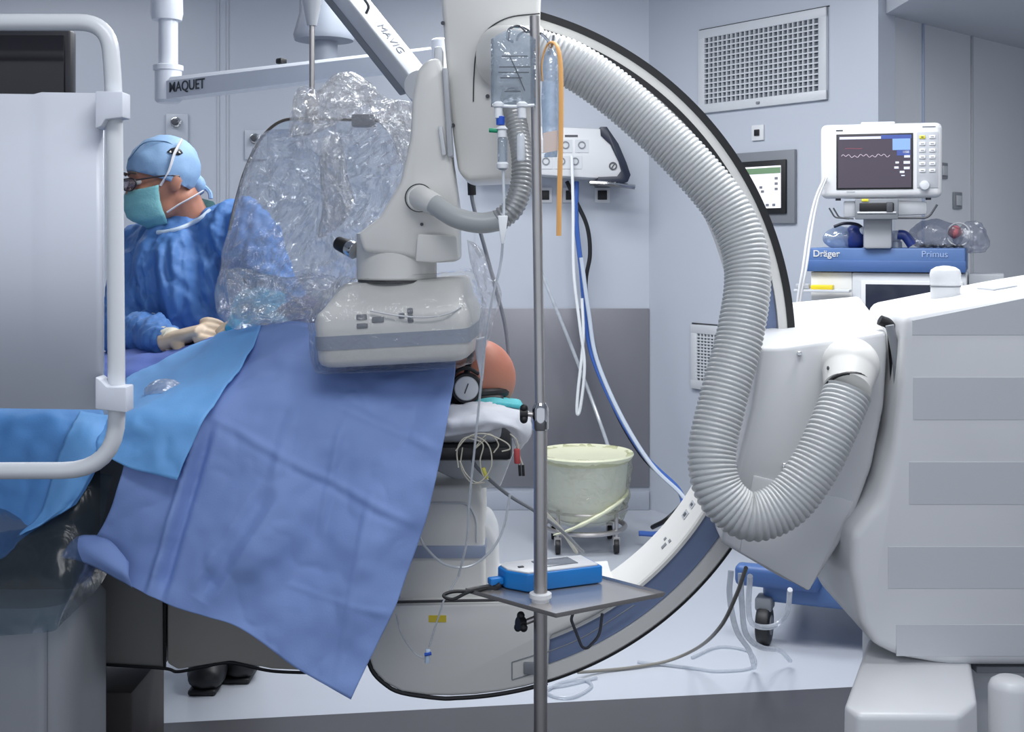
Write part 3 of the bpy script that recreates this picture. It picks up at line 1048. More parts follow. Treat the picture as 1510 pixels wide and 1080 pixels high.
ob('collar_piping', sweep(spline(col_, 5), .007, 8), mat('pale_piping', '#cfdfee', .6), gown)
ob('shirt_collar', chain([(neck_b + Vector((.035, .03, -.03)), (.07, .06)), (neck_b + Vector((.03, .03, .03)), (.06, .05)), (neck_b + Vector((.015, .03, .075)), (.045, .04))], 16, 3), mat('green_black_scarf', '#1f4a4d', .8, var=.5, scale=60), surg)
for k in (0, 1):
    q = [P(226, 462, 3.72), P(224, 480, 3.71), P(225, 492, 3.7)]
ob('belt_tie', tube(q, .006, 8, 4), mat('pale_piping', '#b9cfe6', .6), gown)
# cap
bm = ell((0, .016, .044), (.087, .11, .101), sub=4)
bmesh.ops.bisect_plane(bm, geom=bm.verts[:] + bm.edges[:] + bm.faces[:], plane_co=(0, -.09, .062), plane_no=Vector((0, .62, 1)).normalized() * -1, clear_outer=True)
add(bm, ell((0, .105, -.03), (.036, .022, .03), sub=2))
bm.transform(HM)
wrinkle(bm, .006, 14, 2.2, ridged=True)
CAP = mat('cap_blue', '#90b2d6', .65, var=.08, scale=20, bump=.08, bscale=200)
cap = ob('surgical_cap', bm, CAP, surg, smooth=180, solid=.002, offset=1)
ob('cap_tie', tube([(.02, .12, -.04), (.03, .128, -.06), (.035, .125, -.08)], .007, 6, 4), CAP, cap, HM)
# printed eye mark on the cap: laid onto the cap's camera side
dg = bpy.context.evaluated_depsgraph_get()
bv = BVHTree.FromObject(cap, dg)


def decal(name, outline, m, parent, lift=.0015):
    bm = bmesh.new()
    vs_ = []
    for (x, y) in outline:
        o_ = Vector((0, 0, H))
        d = Vector(((x - CX) / F, 1, -(y - HY) / F)).normalized()
        h_ = bv.ray_cast(o_, d)
        p_ = (h_[0] - d * (lift + .002)) if h_[0] else P(x, y, 3.7)
        vs_.append(bm.verts.new(p_))
    bm.faces.new(vs_)
    return ob(name, bm, m, parent, solid=.0006)


mk = decal('eye_mark', [(246, 224), (252, 219), (260, 217), (267, 221), (270, 226), (264, 229), (255, 228)], BLACK, cap)
decal('eye_mark_white', [(249, 224), (252, 222), (253, 225), (251, 226)], EYEW, mk, .003)
decal('eye_mark_white', [(264, 223), (267, 226), (264, 226), (263, 224)], EYEW, mk, .003)
ob('cap_seam', tube([HM @ Vector(p) for p in ((.02, -.09, .095), (.045, -.04, .135), (.06, .02, .127), (.07, .05, .1))], .0016, 6, 5), mat('cap_seam', '#4f7090', .7), cap)
# mask
bm = bmesh.new()
rows_ = []
for j in range(9):
    tz = j / 8
    z = .004 - .125 * tz
    prof_r = .073 - .01 * tz - .03 * max(0, tz - .75) * 4
    yy = .104 + .022 * math.sin(PI * min(1, tz * 1.15)) - .03 * max(0, tz - .75) * 4
    r_ = []
    for i in range(13):
        a = math.radians(-78 + 156 * i / 12)
        r_.append(bm.verts.new((prof_r * math.sin(a) * 1.08, -yy * math.cos(a) ** .8 - .007 - (.004 if j % 2 else 0) * math.cos(a), z - .012 * math.cos(a) * 0)))
    rows_.append(r_)
for a_, b_ in zip(rows_, rows_[1:]):
    for k in range(12):
        bm.faces.new((a_[k], b_[k], b_[k + 1], a_[k + 1]))
bm.transform(HM)
bmesh.ops.subdivide_edges(bm, edges=bm.edges[:], cuts=1, use_grid_fill=True)
wrinkle(bm, .003, 30, 1.0)
MASK = mat('mask_teal', '#80bcc0', .65, bump=.2, bscale=150)
mask = ob('face_mask', bm, MASK, surg, smooth=180, solid=.002)
WS = mat('white_strap', '#e8e6e6', .6)
ob('mask_strap', sweep(spline([HM @ Vector(p) for p in ((.07, -.03, .0), (.087, .0, .035), (.093, .03, .085), (.075, .07, .12))], 6), .0085, 8, flat=.35), WS, mask)
ob('mask_strap', sweep(spline([HM @ Vector(p) for p in ((.062, -.03, -.085), (.073, .01, -.07), (.075, .05, -.06), (.05, .1, -.05))], 6), .0085, 8, flat=.35), WS, mask)
# glasses
gl = bmesh.new()
GF = mat('glasses_frame', '#2a2226', .3)
for s in (-1, 1):
    L = [(s * .012, -.121, .036), (s * .014, -.123, .01), (s * .05, -.112, .006), (s * .068, -.1, .022), (s * .062, -.104, .04), (s * .03, -.12, .043)]
    add(gl, sweep(spline([Vector(p) for p in L + L[:1]], 4), .0022, 8))
    add(gl, tube([(s * .066, -.101, .034), (s * .08, -.05, .03), (s * .086, .0, .024), (s * .086, .03, .012)], .0026, 8, 4))
add(gl, tube([(-.012, -.121, .03), (0, -.125, .034), (.012, -.121, .03)], .0022, 8, 4))
gf = ob('glasses', gl, GF, surg, HM)
LENS = film('lens', '#d9d2d6', .03, .12, .03, 0, 1)
for s in (-1, 1):
    L = [(s * .012, -.121, .036), (s * .014, -.123, .01), (s * .05, -.112, .006), (s * .068, -.1, .022), (s * .062, -.104, .04), (s * .03, -.12, .043)]
    bm = bmesh.new()
    bm.faces.new([bm.verts.new(p) for p in L])
    ob('lens', bm, LENS, gf, HM, solid=.001)


# gloved hands
def hand(wr, fwd, back, thumb_side, curl=.6, scale=1.0):
    """right/left hand: fwd along the palm, back = out of the back of the hand"""
    f = fwd.normalized()
    b = (back - f * back.dot(f)).normalized()
    s = f.cross(b) * thumb_side     # towards the thumb
    bm = bmesh.new()
    k = scale
    add(bm, chain([(wr - f * .02, (.027 * k, .024 * k)), (wr + f * .02 * k, (.03 * k, .02 * k)), (wr + f * .055 * k, (.04 * k, .018 * k)), (wr + f * .09 * k, (.041 * k, .016 * k))], 16, 4) if abs(basis(f)[0].dot(s)) > .7 else
        chain([(wr - f * .02, (.024 * k, .027 * k)), (wr + f * .02 * k, (.02 * k, .03 * k)), (wr + f * .055 * k, (.018 * k, .04 * k)), (wr + f * .09 * k, (.016 * k, .041 * k))], 16, 4))
    for j, (off, ln) in enumerate(((.030, .078), (.010, .088), (-.011, .082), (-.031, .064))):
        p = wr + f * .092 * k + s * off * k
        d = f.copy()
        pts_ = [(p - f * .015 * k, .0105 * k), (p, .0105 * k)]
        ang = 0
        for q_, fr in enumerate((.44, .31, .25)):
            ang += curl * (.8, 1.0, .7)[q_] * (1 + .06 * j)
            d = f * math.cos(ang) - b * math.sin(ang) + s * off * 1.5
            p = p + d.normalized() * ln * fr * k
            pts_.append((p, (.0098, .009, .0078)[q_] * k))
        add(bm, chain(pts_, 10, 3))
    p = wr + f * .03 * k + s * .028 * k
    d1 = (f * .6 + s * .8 - b * .25).normalized()
    d2 = (f * .9 + s * .25 - b * .45).normalized()
    add(bm, chain([(p - d1 * .01, .014 * k), (p + d1 * .035 * k, .0125 * k), (p + d1 * .035 * k + d2 * .032 * k, .0105 * k), (p + d1 * .035 * k + d2 * .058 * k, .009 * k)], 10, 3))
    return remesh(bm, .0038, 3)


GLOVE = mat('latex_glove', '#dcc4a8', .5, var=.05, scale=30)
ob('gloved_hand', hand(wrR, Vector((1, -.25, .3)), Vector((-.2, -.75, 1)), 1, .8, 1.25), GLOVE, surg, smooth=180)
ob('glove_cuff', chain([(wrR - (wrR - elR).normalized() * .035, .04), (wrR + Vector((.012, -.003, .002)), .036)], 14, 4), mat('glove_cuff', '#e2dcc8', .5), surg)
ob('gloved_hand', hand(wrL, Vector((-.55, -.6, -.05)), Vector((.1, -.3, 1)), -1, .5, 1.1), GLOVE, surg, smooth=180)
# shoes
SHOE = mat('black_clog', '#131418', .45)
for fx_, y_ in ((-.985, 0), (-.9, .1)):
    bm = chain([(Vector((fx_, 4.05 + y_, .055)), (.055, .05)), (Vector((fx_, 3.97 + y_, .062)), (.06, .06)), (Vector((fx_ + .01, 3.9 + y_, .056)), (.062, .052)), (Vector((fx_ + .01, 3.86 + y_, .045)), (.05, .035))], 16, 4)
    sho = ob('shoe', bm, SHOE, surg, smooth=180)
    ob('sole', box(.09, .2, .02, (fx_ + .005, 3.95 + y_, .01), .009, 3), BLACK, sho)
    ob('trouser_leg', chain([(Vector((fx_, 4.02 + y_, .5)), .085), (Vector((fx_, 4.02 + y_, .3)), .08), (Vector((fx_, 4.02 + y_, .15)), .078)], 16, 4), mat('dark_trousers', '#20263a', .8), surg, smooth=180)

# --- patient, lying on the back with the crown towards the right
pz = P(686, 556, 3.14)
pf = Vector((-.42, -.12, 1)).normalized()      # face direction: up
pu = Vector((1, 0, .3))                    # crown direction
pxl = pu.cross(pf).normalized()
pzl = pf.cross(pxl).normalized()
PM = Matrix(((pxl.x, -pf.x, pzl.x, pz.x), (pxl.y, -pf.y, pzl.y, pz.y), (pxl.z, -pf.z, pzl.z, pz.z), (0, 0, 0, 1)))
pat = thing('person', 'patient lying under the blue drape, only the bald head and headphones showing', 'person', (pz.x - .8, 3.14, zt if False else 0.98))
bm = head_parts(PM)
zb = pz.z - .02
add(bm, chain([(PM @ Vector((0, .02, -.06)), .06), (Vector((pz.x - .22, 3.14, zb - .01)), .066)], 14, 4))
add(bm, chain([(Vector((pz.x - .2, 3.14, zb - .015)), (.08, .06)), (Vector((pz.x - .32, 3.14, zb - .02)), (.18, .075)), (Vector((pz.x - .55, 3.14, zb - .03)), (.16, .08)), (Vector((pz.x - .85, 3.16, .985)), (.16, .065))], 18, 4))
for s in (-1, 1):
    add(bm, chain([(Vector((pz.x - .85, 3.16 + s * .09, .985)), .06), (Vector((pz.x - 1.25, 3.16 + s * .1, .985)), .05), (Vector((pz.x - 1.62, 3.16 + s * .09, .985)), .04), (Vector((pz.x - 1.66, 3.16 + s * .1, 1.02)), .03)], 12, 4))
    add(bm, chain([(Vector((pz.x - .3, 3.14 + s * .17, zb - .02)), .05), (Vector((pz.x - .58, 3.14 + s * .19, zb - .05)), .042), (Vector((pz.x - .84, 3.14 + s * .17, .99)), .028), (Vector((pz.x - .95, 3.14 + s * .15, .99)), .03)], 12, 4))
ob('body', remesh(bm, .0085, 4), SKINP, pat, smooth=180)
bm = bmesh.new()
add(bm, chain([(Vector((pz.x - .27, 3.14, zb - .02)), (.12, .075)), (Vector((pz.x - .34, 3.14, zb - .02)), (.215, .09)), (Vector((pz.x - .55, 3.14, zb - .03)), (.22, .095)), (Vector((pz.x - .85, 3.16, .985)), (.2, .08)), (Vector((pz.x - 1.3, 3.16, .98)), (.17, .068)), (Vector((pz.x - 1.5, 3.16, .98)), (.15, .065))], 24, 4))
ob('hospital_gown', wrinkle(remesh(bm, .015, 3), .008, 8, 3), mat('patient_gown', '#9fb6cf', .7), pat, smooth=180)
for s in (-1, 1):
    ob('eyelid', ell((s * .032, -.083, .022), (.014, .008, .008), sub=2), SKINP, pat, PM)
# headphones
hp = thing('headphones', 'black headphones with round white ear cup on the bald head', 'headphones', P(688, 574, 3.05))
ec = P(688, 573, 3.0)
EF = frame(ec, (1, 0, 0), (0, -1, .05))
cup = ob('ear_cup', lathe([(.028, -.03), (.039, -.02), (.039, .0), (.036, .006), (.03, .006), (.03, .002)], n=32), BLACK, hp, EF)
cf = ob('cup_face', lathe([(.0305, .001), (.0305, .004), (.028, .006), (.002, .0065)], n=32), mat('cup_white', '#d8dade', .4), cup, EF)
ob('cup_mark', box(.003, .026, .0015, (0, 0, .0072)), DGREY, cf, EF @ Matrix.Rotation(-.35, 4, 'Z'))
ob('ear_cushion', lathe([(.025, -.045), (.036, -.042), (.038, -.03), (.03, -.026)], n=28), LGREY, hp, EF)
ob('ear_cup', lathe([(.028, -.03), (.039, -.02), (.039, .0), (.036, .006), (.005, .006)], n=32), BLACK, hp, frame(ec + Vector((0, .215, 0)), (1, 0, 0), (0, 1, .05)))
ob('headband', sweep(spline([ec + Vector((.0, .002, .036)), ec + Vector((.01, .02, .085)), ec + Vector((.015, .07, .125)), ec + Vector((.015, .12, .13)), ec + Vector((.01, .18, .1)), ec + Vector((0, .215, .036))], 6), .009, 10, flat=.5), BLACK, hp)
ob('cup_yoke', sweep(spline([ec + Vector((-.04, .01, -.01)), ec + Vector((-.03, .004, .035)), ec + Vector((0, .0, .05)), ec + Vector((.03, .004, .035))], 6), .005, 8), BLACK, hp)
# head rest
hr = thing('head_rest', 'black ring head rest under the bald skull', 'head rest', P(720, 592, 3.12))
ob('ring', sweep(spline([Vector((pz.x + .035 + .07 * math.cos(a), 3.14 + .08 * math.sin(a), P(720, 580, 3.08).z)) for a in [k * 2 * PI / 16 for k in range(17)]], 3), .014, 10), BLACK, hr)
ob('cushion', box(.2, .2, .03, (pz.x, 3.14, P(720, 592, 3.05).z), .012, 3), BLACK, hr)
o = ob('folded_towel', sheet([[(690, 597, 3.2), (730, 588, 3.2), (765, 592, 3.2)], [(690, 596, 3.05), (730, 589, 3.03), (768, 594, 3.05)], [(695, 600, 2.98), (735, 597, 2.97), (771, 602, 3.0)]], 6, 6, .003, 20, 1), TEAL, None, smooth=180, solid=.008)
props(o, 'teal cloth edge tucked under the bald head', 'cloth')

# ------------------------------------------------------------------ drapes
DRAPE = mat('drape_periwinkle', '#829cd4', .68, var=.04, scale=7, bump=.05, bscale=220)
DRAPEL = mat('drape_sky_blue', '#74b2ee', .62, var=.04, scale=7, bump=.05, bscale=220)
DRAPED = mat('drape_deep_blue', '#5f9bdc', .62, var=.05, scale=7, bump=.05, bscale=220)
bm = sheet([
    [(300, 560, 3.52), (385, 510, 3.55), (440, 500, 3.55), (520, 505, 3.5), (600, 515, 3.45), (668, 530, 3.4)],
    [(300, 535, 3.30), (383, 485, 3.28), (430, 474, 3.25), (480, 478, 3.22), (590, 500, 3.15), (672, 516, 3.08)],
    [(255, 575, 3.02), (345, 545, 3.0), (425, 535, 2.98), (510, 540, 2.96), (600, 545, 2.95), (671, 548, 2.94)],
    [(200, 640, 2.82), (296, 616, 2.82), (400, 620, 2.83), (505, 610, 2.82), (590, 612, 2.85), (662, 610, 2.83)],
    [(178, 705, 2.77), (285, 720, 2.77), (395, 722, 2.74), (490, 715, 2.78), (570, 710, 2.77), (643, 705, 2.79)],
    [(160, 757, 2.77), (265, 790, 2.75), (370, 805, 2.70), (462, 808, 2.75), (540, 808, 2.72), (619, 800, 2.76)],
    [(140, 796, 2.79), (228, 842, 2.75), (320, 866, 2.71), (412, 888, 2.72), (500, 912, 2.70), (577, 905, 2.73)],
    [(122, 822, 2.79), (192, 864, 2.74), (268, 900, 2.71), (350, 925, 2.70), (432, 983, 2.68), (517, 1032, 2.66)],
], 30, 26, .010, 4.2, 1.0, .008)
# fold lines pressed into the cloth
for x0, y0, x1, y1, dp, wd in ((300, 614, 612, 776, .004, .014), (300, 622, 612, 786, -.003, .013), (346, 546, 420, 569, -.014, .012), (346, 553, 420, 576, .010, .010), (489, 529, 455, 582, .016, .014), (455, 582, 640, 668, .009, .016),
        (622, 529, 627, 620, -.016, .012), (630, 529, 634, 620, .010, .012), (297, 618, 220, 888, .02, .014), (311, 624, 238, 892, -.018, .016),
        (410, 838, 500, 880, .012, .012), (424, 848, 583, 902, .010, .014), (410, 846, 500, 888, -.012, .012), (430, 590, 402, 720, .007, .02), (402, 720, 300, 880, -.022, .03), (505, 620, 470, 790, .007, .015), (550, 720, 500, 1000, .006, .014), (352, 600, 356, 640, -.012, .009)):
    crease(bm, (x0, y0, 2.8), (x1, y1, 2.75), dp, wd)
o = ob('surgical_drape', bm, DRAPE, None, smooth=180, solid=.0018)
props(o, 'big periwinkle drape hanging from the patient in a long point', 'drape')
# turned-up corner at the lower left of the big drape
o2 = ob('turned_corner', sheet([[(140, 790, 2.765), (165, 800, 2.75), (190, 830, 2.74)], [(112, 793, 2.76), (138, 815, 2.73), (190, 850, 2.72)], [(88, 822, 2.76), (128, 832, 2.74), (196, 866, 2.73)]], 6, 6, .004, 14, 2), DRAPE, o, smooth=180, solid=.0018)

o = ob('surgical_drape', sheet([
    [(215, 562, 3.56), (262, 548, 3.56), (330, 522, 3.58), (380, 512, 3.6)],
    [(186, 557, 3.24), (250, 528, 3.28), (325, 495, 3.29), (388, 477, 3.28)],
    [(170, 592, 2.98), (240, 570, 2.98), (305, 553, 2.975), (356, 539, 2.97)],
    [(148, 632, 2.80), (190, 611, 2.79), (240, 609, 2.79), (306, 611, 2.785)],
    [(142, 648, 2.76), (188, 655, 2.76), (232, 660, 2.75), (283, 657, 2.75)],
    [(140, 664, 2.75), (190, 690, 2.745), (224, 699, 2.74), (260, 708, 2.73)],
], 12, 10, .008, 6, 2.0, .007), DRAPEL, None, smooth=180, solid=.0018)
props(o, 'bright sky-blue drape square lying over the patient, clear pouch on it', 'drape')

o = ob('surgical_drape', sheet([
    [(60, 545, 3.75), (150, 520, 3.75), (230, 512, 3.72), (320, 500, 3.7)],
    [(60, 545, 3.45), (150, 530, 3.45), (228, 518, 3.44), (320, 500, 3.42)],
    [(60, 566, 3.32), (150, 550, 3.32), (232, 540, 3.31), (312, 512, 3.32)],
    [(60, 590, 3.26), (150, 575, 3.26), (232, 560, 3.26), (305, 528, 3.28)],
], 10, 8, .010, 8, 3.0, .008), mat('drape_violet_blue', '#5d74bd', .66, bump=.05, bscale=150), None, smooth=180, solid=.0018)
props(o, 'violet-blue drape fold lying under the surgeon hands', 'drape')

o = ob('surgical_drape', sheet([
    [(-220, 560, 3.45), (-90, 560, 3.45), (0, 560, 3.45), (75, 562, 3.45), (150, 566, 3.45)],
    [(-220, 592, 2.94), (-90, 592, 2.94), (0, 592, 2.94), (80, 594, 2.94), (150, 598, 2.94)],
    [(-220, 640, 2.83), (-90, 640, 2.83), (0, 640, 2.82), (80, 632, 2.8), (160, 640, 2.81)],
    [(-220, 720, 2.80), (-90, 720, 2.80), (0, 715, 2.79), (60, 700, 2.78), (142, 690, 2.79)],
    [(-220, 790, 2.79), (-90, 780, 2.79), (-2, 770, 2.79), (45, 752, 2.76), (128, 718, 2.78)],
    [(-220, 842, 2.78), (-90, 838, 2.78), (-3, 826, 2.77), (24, 800, 2.75), (112, 744, 2.77)],
], 10, 10, .010, 5, 5.0, .010), DRAPED, None, smooth=180, solid=.0018)
props(o, 'deep blue drape over the table foot at the lower left', 'drape')
o = ob('surgical_drape', sheet([
    [(118, 606, 2.86), (140, 608, 2.86), (160, 612, 2.86)],
    [(100, 640, 2.78), (130, 640, 2.765), (160, 650, 2.775)],
    [(78, 700, 2.76), (105, 700, 2.74), (140, 690, 2.76)],
    [(56, 760, 2.75), (85, 752, 2.735), (122, 722, 2.755)],
    [(22, 793, 2.74), (56, 777, 2.735), (104, 748, 2.75)],
], 8, 8, .004, 9, 6.0, .004), DRAPEL, None, smooth=180, solid=.0018)
props(o, 'narrow light blue drape flap hanging behind the white tube frame', 'drape')

# clear plastic sheet below the blue drapes
CLEAR = film('clear_sheet', '#b9c6cf', .14, .015, .22, .25, 12, '#9fb2c0')
o = ob('plastic_sheet', sheet([
    [(-200, 730, 2.83), (-60, 730, 2.83), (30, 740, 2.83), (110, 700, 2.84), (165, 700, 2.86)],
    [(-200, 790, 2.75), (-60, 790, 2.75), (40, 790, 2.74), (100, 775, 2.76), (152, 785, 2.81)],
    [(-200, 860, 2.67), (-60, 860, 2.67), (40, 860, 2.68), (100, 850, 2.70), (158, 845, 2.79)],
    [(-200, 942, 2.65), (-60, 941, 2.65), (30, 936, 2.66), (80, 930, 2.64), (104, 912, 2.70)],
], 10, 10, .006, 5, 8.0, .003), CLEAR, None, smooth=180)
props(o, 'dark-looking clear plastic sheet hanging over the pedestal at lower left', 'plastic sheet')
# pedestal under it
ped = thing('equipment_pedestal', 'grey-white pedestal at the lower left corner under clear plastic', 'pedestal', (P(0, 1000, 2.75).x, 2.85, 0))
zt2 = P(0, 900, 2.72).z
xr = P(112, 1000, 2.75).x
bm = stack([rrect(.36, .16, .09, 0, 8), rrect(.36, .16, .09, zt2 - .03, 8), rrect(.34, .14, .08, zt2, 8)])
bmesh.ops.translate(bm, vec=(xr - .36, 2.87, 0), verts=bm.verts)
ob('body', bm, mat('pedestal_grey', '#94979c', .5), ped, smooth=50)
ob('top_box', box(.62, .2, .3, (xr - .36, 2.98, zt2 + .13), .02), BLACK, ped)
ob('front_seam', tube([P(70, 930, 2.708), P(70, 1090, 2.708)], .0015, 6, straight=True), MGREY, ped)

# clear pouch on the drape
pc = P(243, 583, 2.95)
o = ob('clear_pouch', wrinkle(ell(pc + Vector((0, 0, .008)), (.047, .04, .03), sub=4), .004, 25, 4, True), film('pouch', '#f4f7fb', .45, .14, .06, .4, 30, '#ffffff'), None, smooth=180)
props(o, 'small clear plastic pouch lying on the sky-blue drape', 'pouch')

# ------------------------------------------------------------------ wrapped monitor rack on the left
rk = thing('display_rack', 'white display rack with curved panel and bent tube frame at left edge', 'rack', P(0, 700, 2.2))
TW = mat('tube_white', '#dfe2e6', .28, var=.02)
r_ = 12.5 / F * 2.2
ob('tube_frame', bent([P(-200, 33, 2.2), P(160, 33, 2.2), P(168, 130, 2.2), P(173, 694, 2.2), P(-520, 696, 2.2), P(-516, 130, 2.2), P(-508, 33, 2.2), P(-190, 33, 2.2)], r_, .1, 16), TW, rk)
# curved front panel with tabs that clip round the tube
bm = bmesh.new()
rows = []
nx = 60
for i in range(nx + 1):
    px = -498 + (150 + 498) * i / nx
    bow = -.034 * math.sin(PI * (px + 498) / 648)
    top = 137 + (3 if px < 60 else 0)
    rows.append([P(px, top, 2.2) + Vector((0, bow + .01, 0)), P(px, 600 + 5 * max(0, px / 150), 2.2) + Vector((0, bow + .01, 0))])
V = [[bm.verts.new(p) for p in r] for r in rows]
for a_, b_ in zip(V, V[1:]):
    bm.faces.new((a_[0], b_[0], b_[1], a_[1]))
pn = ob('panel', bm, mat('panel_white', '#dde1ea', .35, var=.015), rk, smooth=60, solid=.012)
ob('hanger_post', cyl(P(-180, 33, 2.2), Vector((P(-180, 33, 2.2).x, 2.2, 2.9)), .03, n=24), TW, rk)
for y_ in (134, 571):
    ob('panel_tab', prism([(-526, y_), (-490, y_), (-490, y_ + 38), (-526, y_ + 38)], 2.165, 2.21, .003), pn.data.materials[0], rk)
ob('panel_tab', prism([(140, 134), (181, 135), (181, 173), (155, 176), (149, 186), (140, 190)], 2.165, 2.21, .003), pn.data.materials[0], rk)
ob('panel_tab', prism([(140, 556), (149, 562), (157, 571), (186, 571), (186, 609), (140, 604)], 2.165, 2.21, .003), pn.data.materials[0], rk)
# dark display behind the panel
ds = thing('display', 'black display showing above the white curved panel at upper left', 'display', P(20, 140, 2.35))
ob('casing', pbox(-440, 43, 105, 200, 2.33, 2.36, .006), mat('display_casing', '#2a2a30', .35), ds)
ob('screen', pbox(-425, 52, 94, 190, 2.322, 2.335, .001), mat('display_glass', '#1a181d', .12, spec=.6), ds)
ob('stand', cyl(P(-165, 199, 2.38), P(-165, 690, 2.3), .03, n=20), DGREY, ds)

# ------------------------------------------------------------------ ceiling arms
arm = thing('ceiling_boom', 'horizontal white surgical ceiling arm with dark lettering above the surgeon', 'ceiling arm', P(247, 150, 4.6))
e0, e1 = P(250, 132, 4.6), P(652, 84, 3.75)
AW = mat('arm_white', '#e2e6ed', .25, var=.02)
cx, cy = e0.x, e0.y
zt3 = lambda y: P(250, y, 4.6).z
ob('column_cup', lathe([(.055, zt3(30)), (.06, zt3(20)), (.058, zt3(-10)), (.075, zt3(-10) + .01), (.075, 2.9)], (cx - .01, cy, 0), 28), AW, arm)
ob('column', lathe([(.036, zt3(100)), (.036, zt3(28))], (cx - .005, cy, 0), 28), AW, arm)
ob('pivot', lathe([(.04, zt3(152)), (.05, zt3(148)), (.05, zt3(105)), (.056, zt3(104)), (.056, zt3(97)), (.04, zt3(95))], (cx - .005, cy, 0), 28), AW, arm)
ud = (e1 - e0)
ud.z = 0
L = ud.length
Mx = frame(e0, ud, (0, 0, 1))
b1_ = stack([[Vector((0, y, z)) for y, z in ((-.038, -.04), (.038, -.04), (.038, .026), (.025, .042), (-.025, .042), (-.038, .026))], [Vector((L, y, z)) for y, z in ((-.03, -.03), (.03, -.03), (.03, .018), (.02, .028), (-.02, .028), (-.03, .018))]])
bm_ = ob('beam', b1_, AW, arm, Mx, smooth=20)
text('lettering', 'MAQUET', .052, Mx @ Matrix.Translation((.05, -.0395, -.018)) @ Matrix.Rotation(PI / 2, 4, 'X'), mat('letter_dark', '#3b3f48', .5), bm_, bold=.0006)
ob('end_joint', lathe([(.03, -.06), (.034, -.055), (.034, .05), (.03, .055)], e1, 24), AW, arm)
ob('grip_stop', box(.03, .03, .02, (L * .46, 0, .05), .006), BLACK, arm, Mx)

cm = thing('ceiling_mount', 'pale ceiling mount with round disc faintly seen behind the rod', 'ceiling mount', P(478, -20, 5.0))
q = P(478, 0, 5.0)
zz = lambda y: P(478, y, 5.0).z
ob('disc', lathe([(.06, zz(62)), (.12, zz(60)), (.125, zz(52)), (.1, zz(20)), (.09, 2.9)], (q.x, 5.0, 0), 32), mat('mount_grey', '#8f96a2', .5), cm)
ob('stem', lathe([(.05, zz(96)), (.055, zz(94)), (.055, zz(58))], (q.x, 5.0, 0), 24), mat('mount_grey', '#8f96a2', .5), cm)

sup = thing('support_arm', 'slanting white spring arm with pale lettering behind the detector arm', 'support arm', P(620, 150, 3.4))
a0, a1 = P(470, -60, 3.45), P(622, 130, 3.35)
dv = a1 - a0
zv = Vector((-dv.z, 0, dv.x)).normalized()
My = frame(a0, dv, zv * math.cos(.75) + Vector((0, -1, 0)) * math.sin(.75))
Ls = dv.length
sb = ob('beam', box(Ls, .075, .05, (Ls / 2, 0, 0), .006, 3), mat('support_white', '#b9bdc4', .3), sup, My)
ob('under_cover', box(Ls * .8, .066, .03, (Ls * .55, 0, -.039), .006), MGREY, sup, My)
text('lettering', 'MAVIG', .036, My @ Matrix.Translation((Ls * .56, -.012, .0262)), mat('letter_pale', '#5c636e', .5), sb)
ob('end_pivot', cyl(a1 + Vector((0, -.05, 0)), a1 + Vector((0, .05, 0)), .045, n=24, bev=.005), GREYW, sup)
ob('upper_rod', tube([a0, P(440, -150, 3.5)], .03, 16, straight=True), GREYW, sup)
ob('cable', ptube([(530, -10, 3.35), (543, 8, 3.35), (540, 20, 3.36)], .004, 8), DGREY, sup)

# ------------------------------------------------------------------ hanging radiation shield and its plastic cover
shd = thing('radiation_shield', 'clear hanging radiation shield with dark rim on a thin steel rod', 'shield', P(460, 480, 3.32))
ob('rod', cyl(P(460, 150, 3.32), P(460, 30, 3.32), .0075, n=16), STEEL, shd)
ob('rod_handle', lathe([(.013, P(460, 38, 3.32).z), (.022, P(460, 15, 3.32).z), (.024, P(460, 8, 3.32).z), (.026, P(460, 5, 3.32).z), (.026, 2.9)], (P(460, 0, 3.32).x, 3.32, 0), 24), mat('handle_satin', '#c9ccd2', .35, metal=.2), shd)
ob('rod_clamp', cyl(P(460, 182, 3.32), P(460, 145, 3.32), .018, n=16, bev=.003), STEEL, shd)
out = [(338, 340), (348, 296), (362, 250), (383, 207), (412, 180), (450, 175), (520, 177), (596, 180), (598, 300), (560, 400), (500, 470), (420, 480), (345, 470), (330, 420)]
pane = ob('pane', prism(out, 3.315, 3.325, 0), film('acrylic', '#eef2f6', .02, .03, .02, 0, 1), shd)
ob('rim', sweep(spline([P(x, y, 3.312) for x, y in out[:8]], 6), .0042, 8), mat('rim_brown', '#5d5750', .5), pane)
ob('rim_bracket', pbox(518, 168, 552, 186, 3.29, 3.34, .004), MGREY, shd)

FILM = film('crumpled_film', '#fdfdff', .10, .09, .065, .7, 20, '#ffffff')


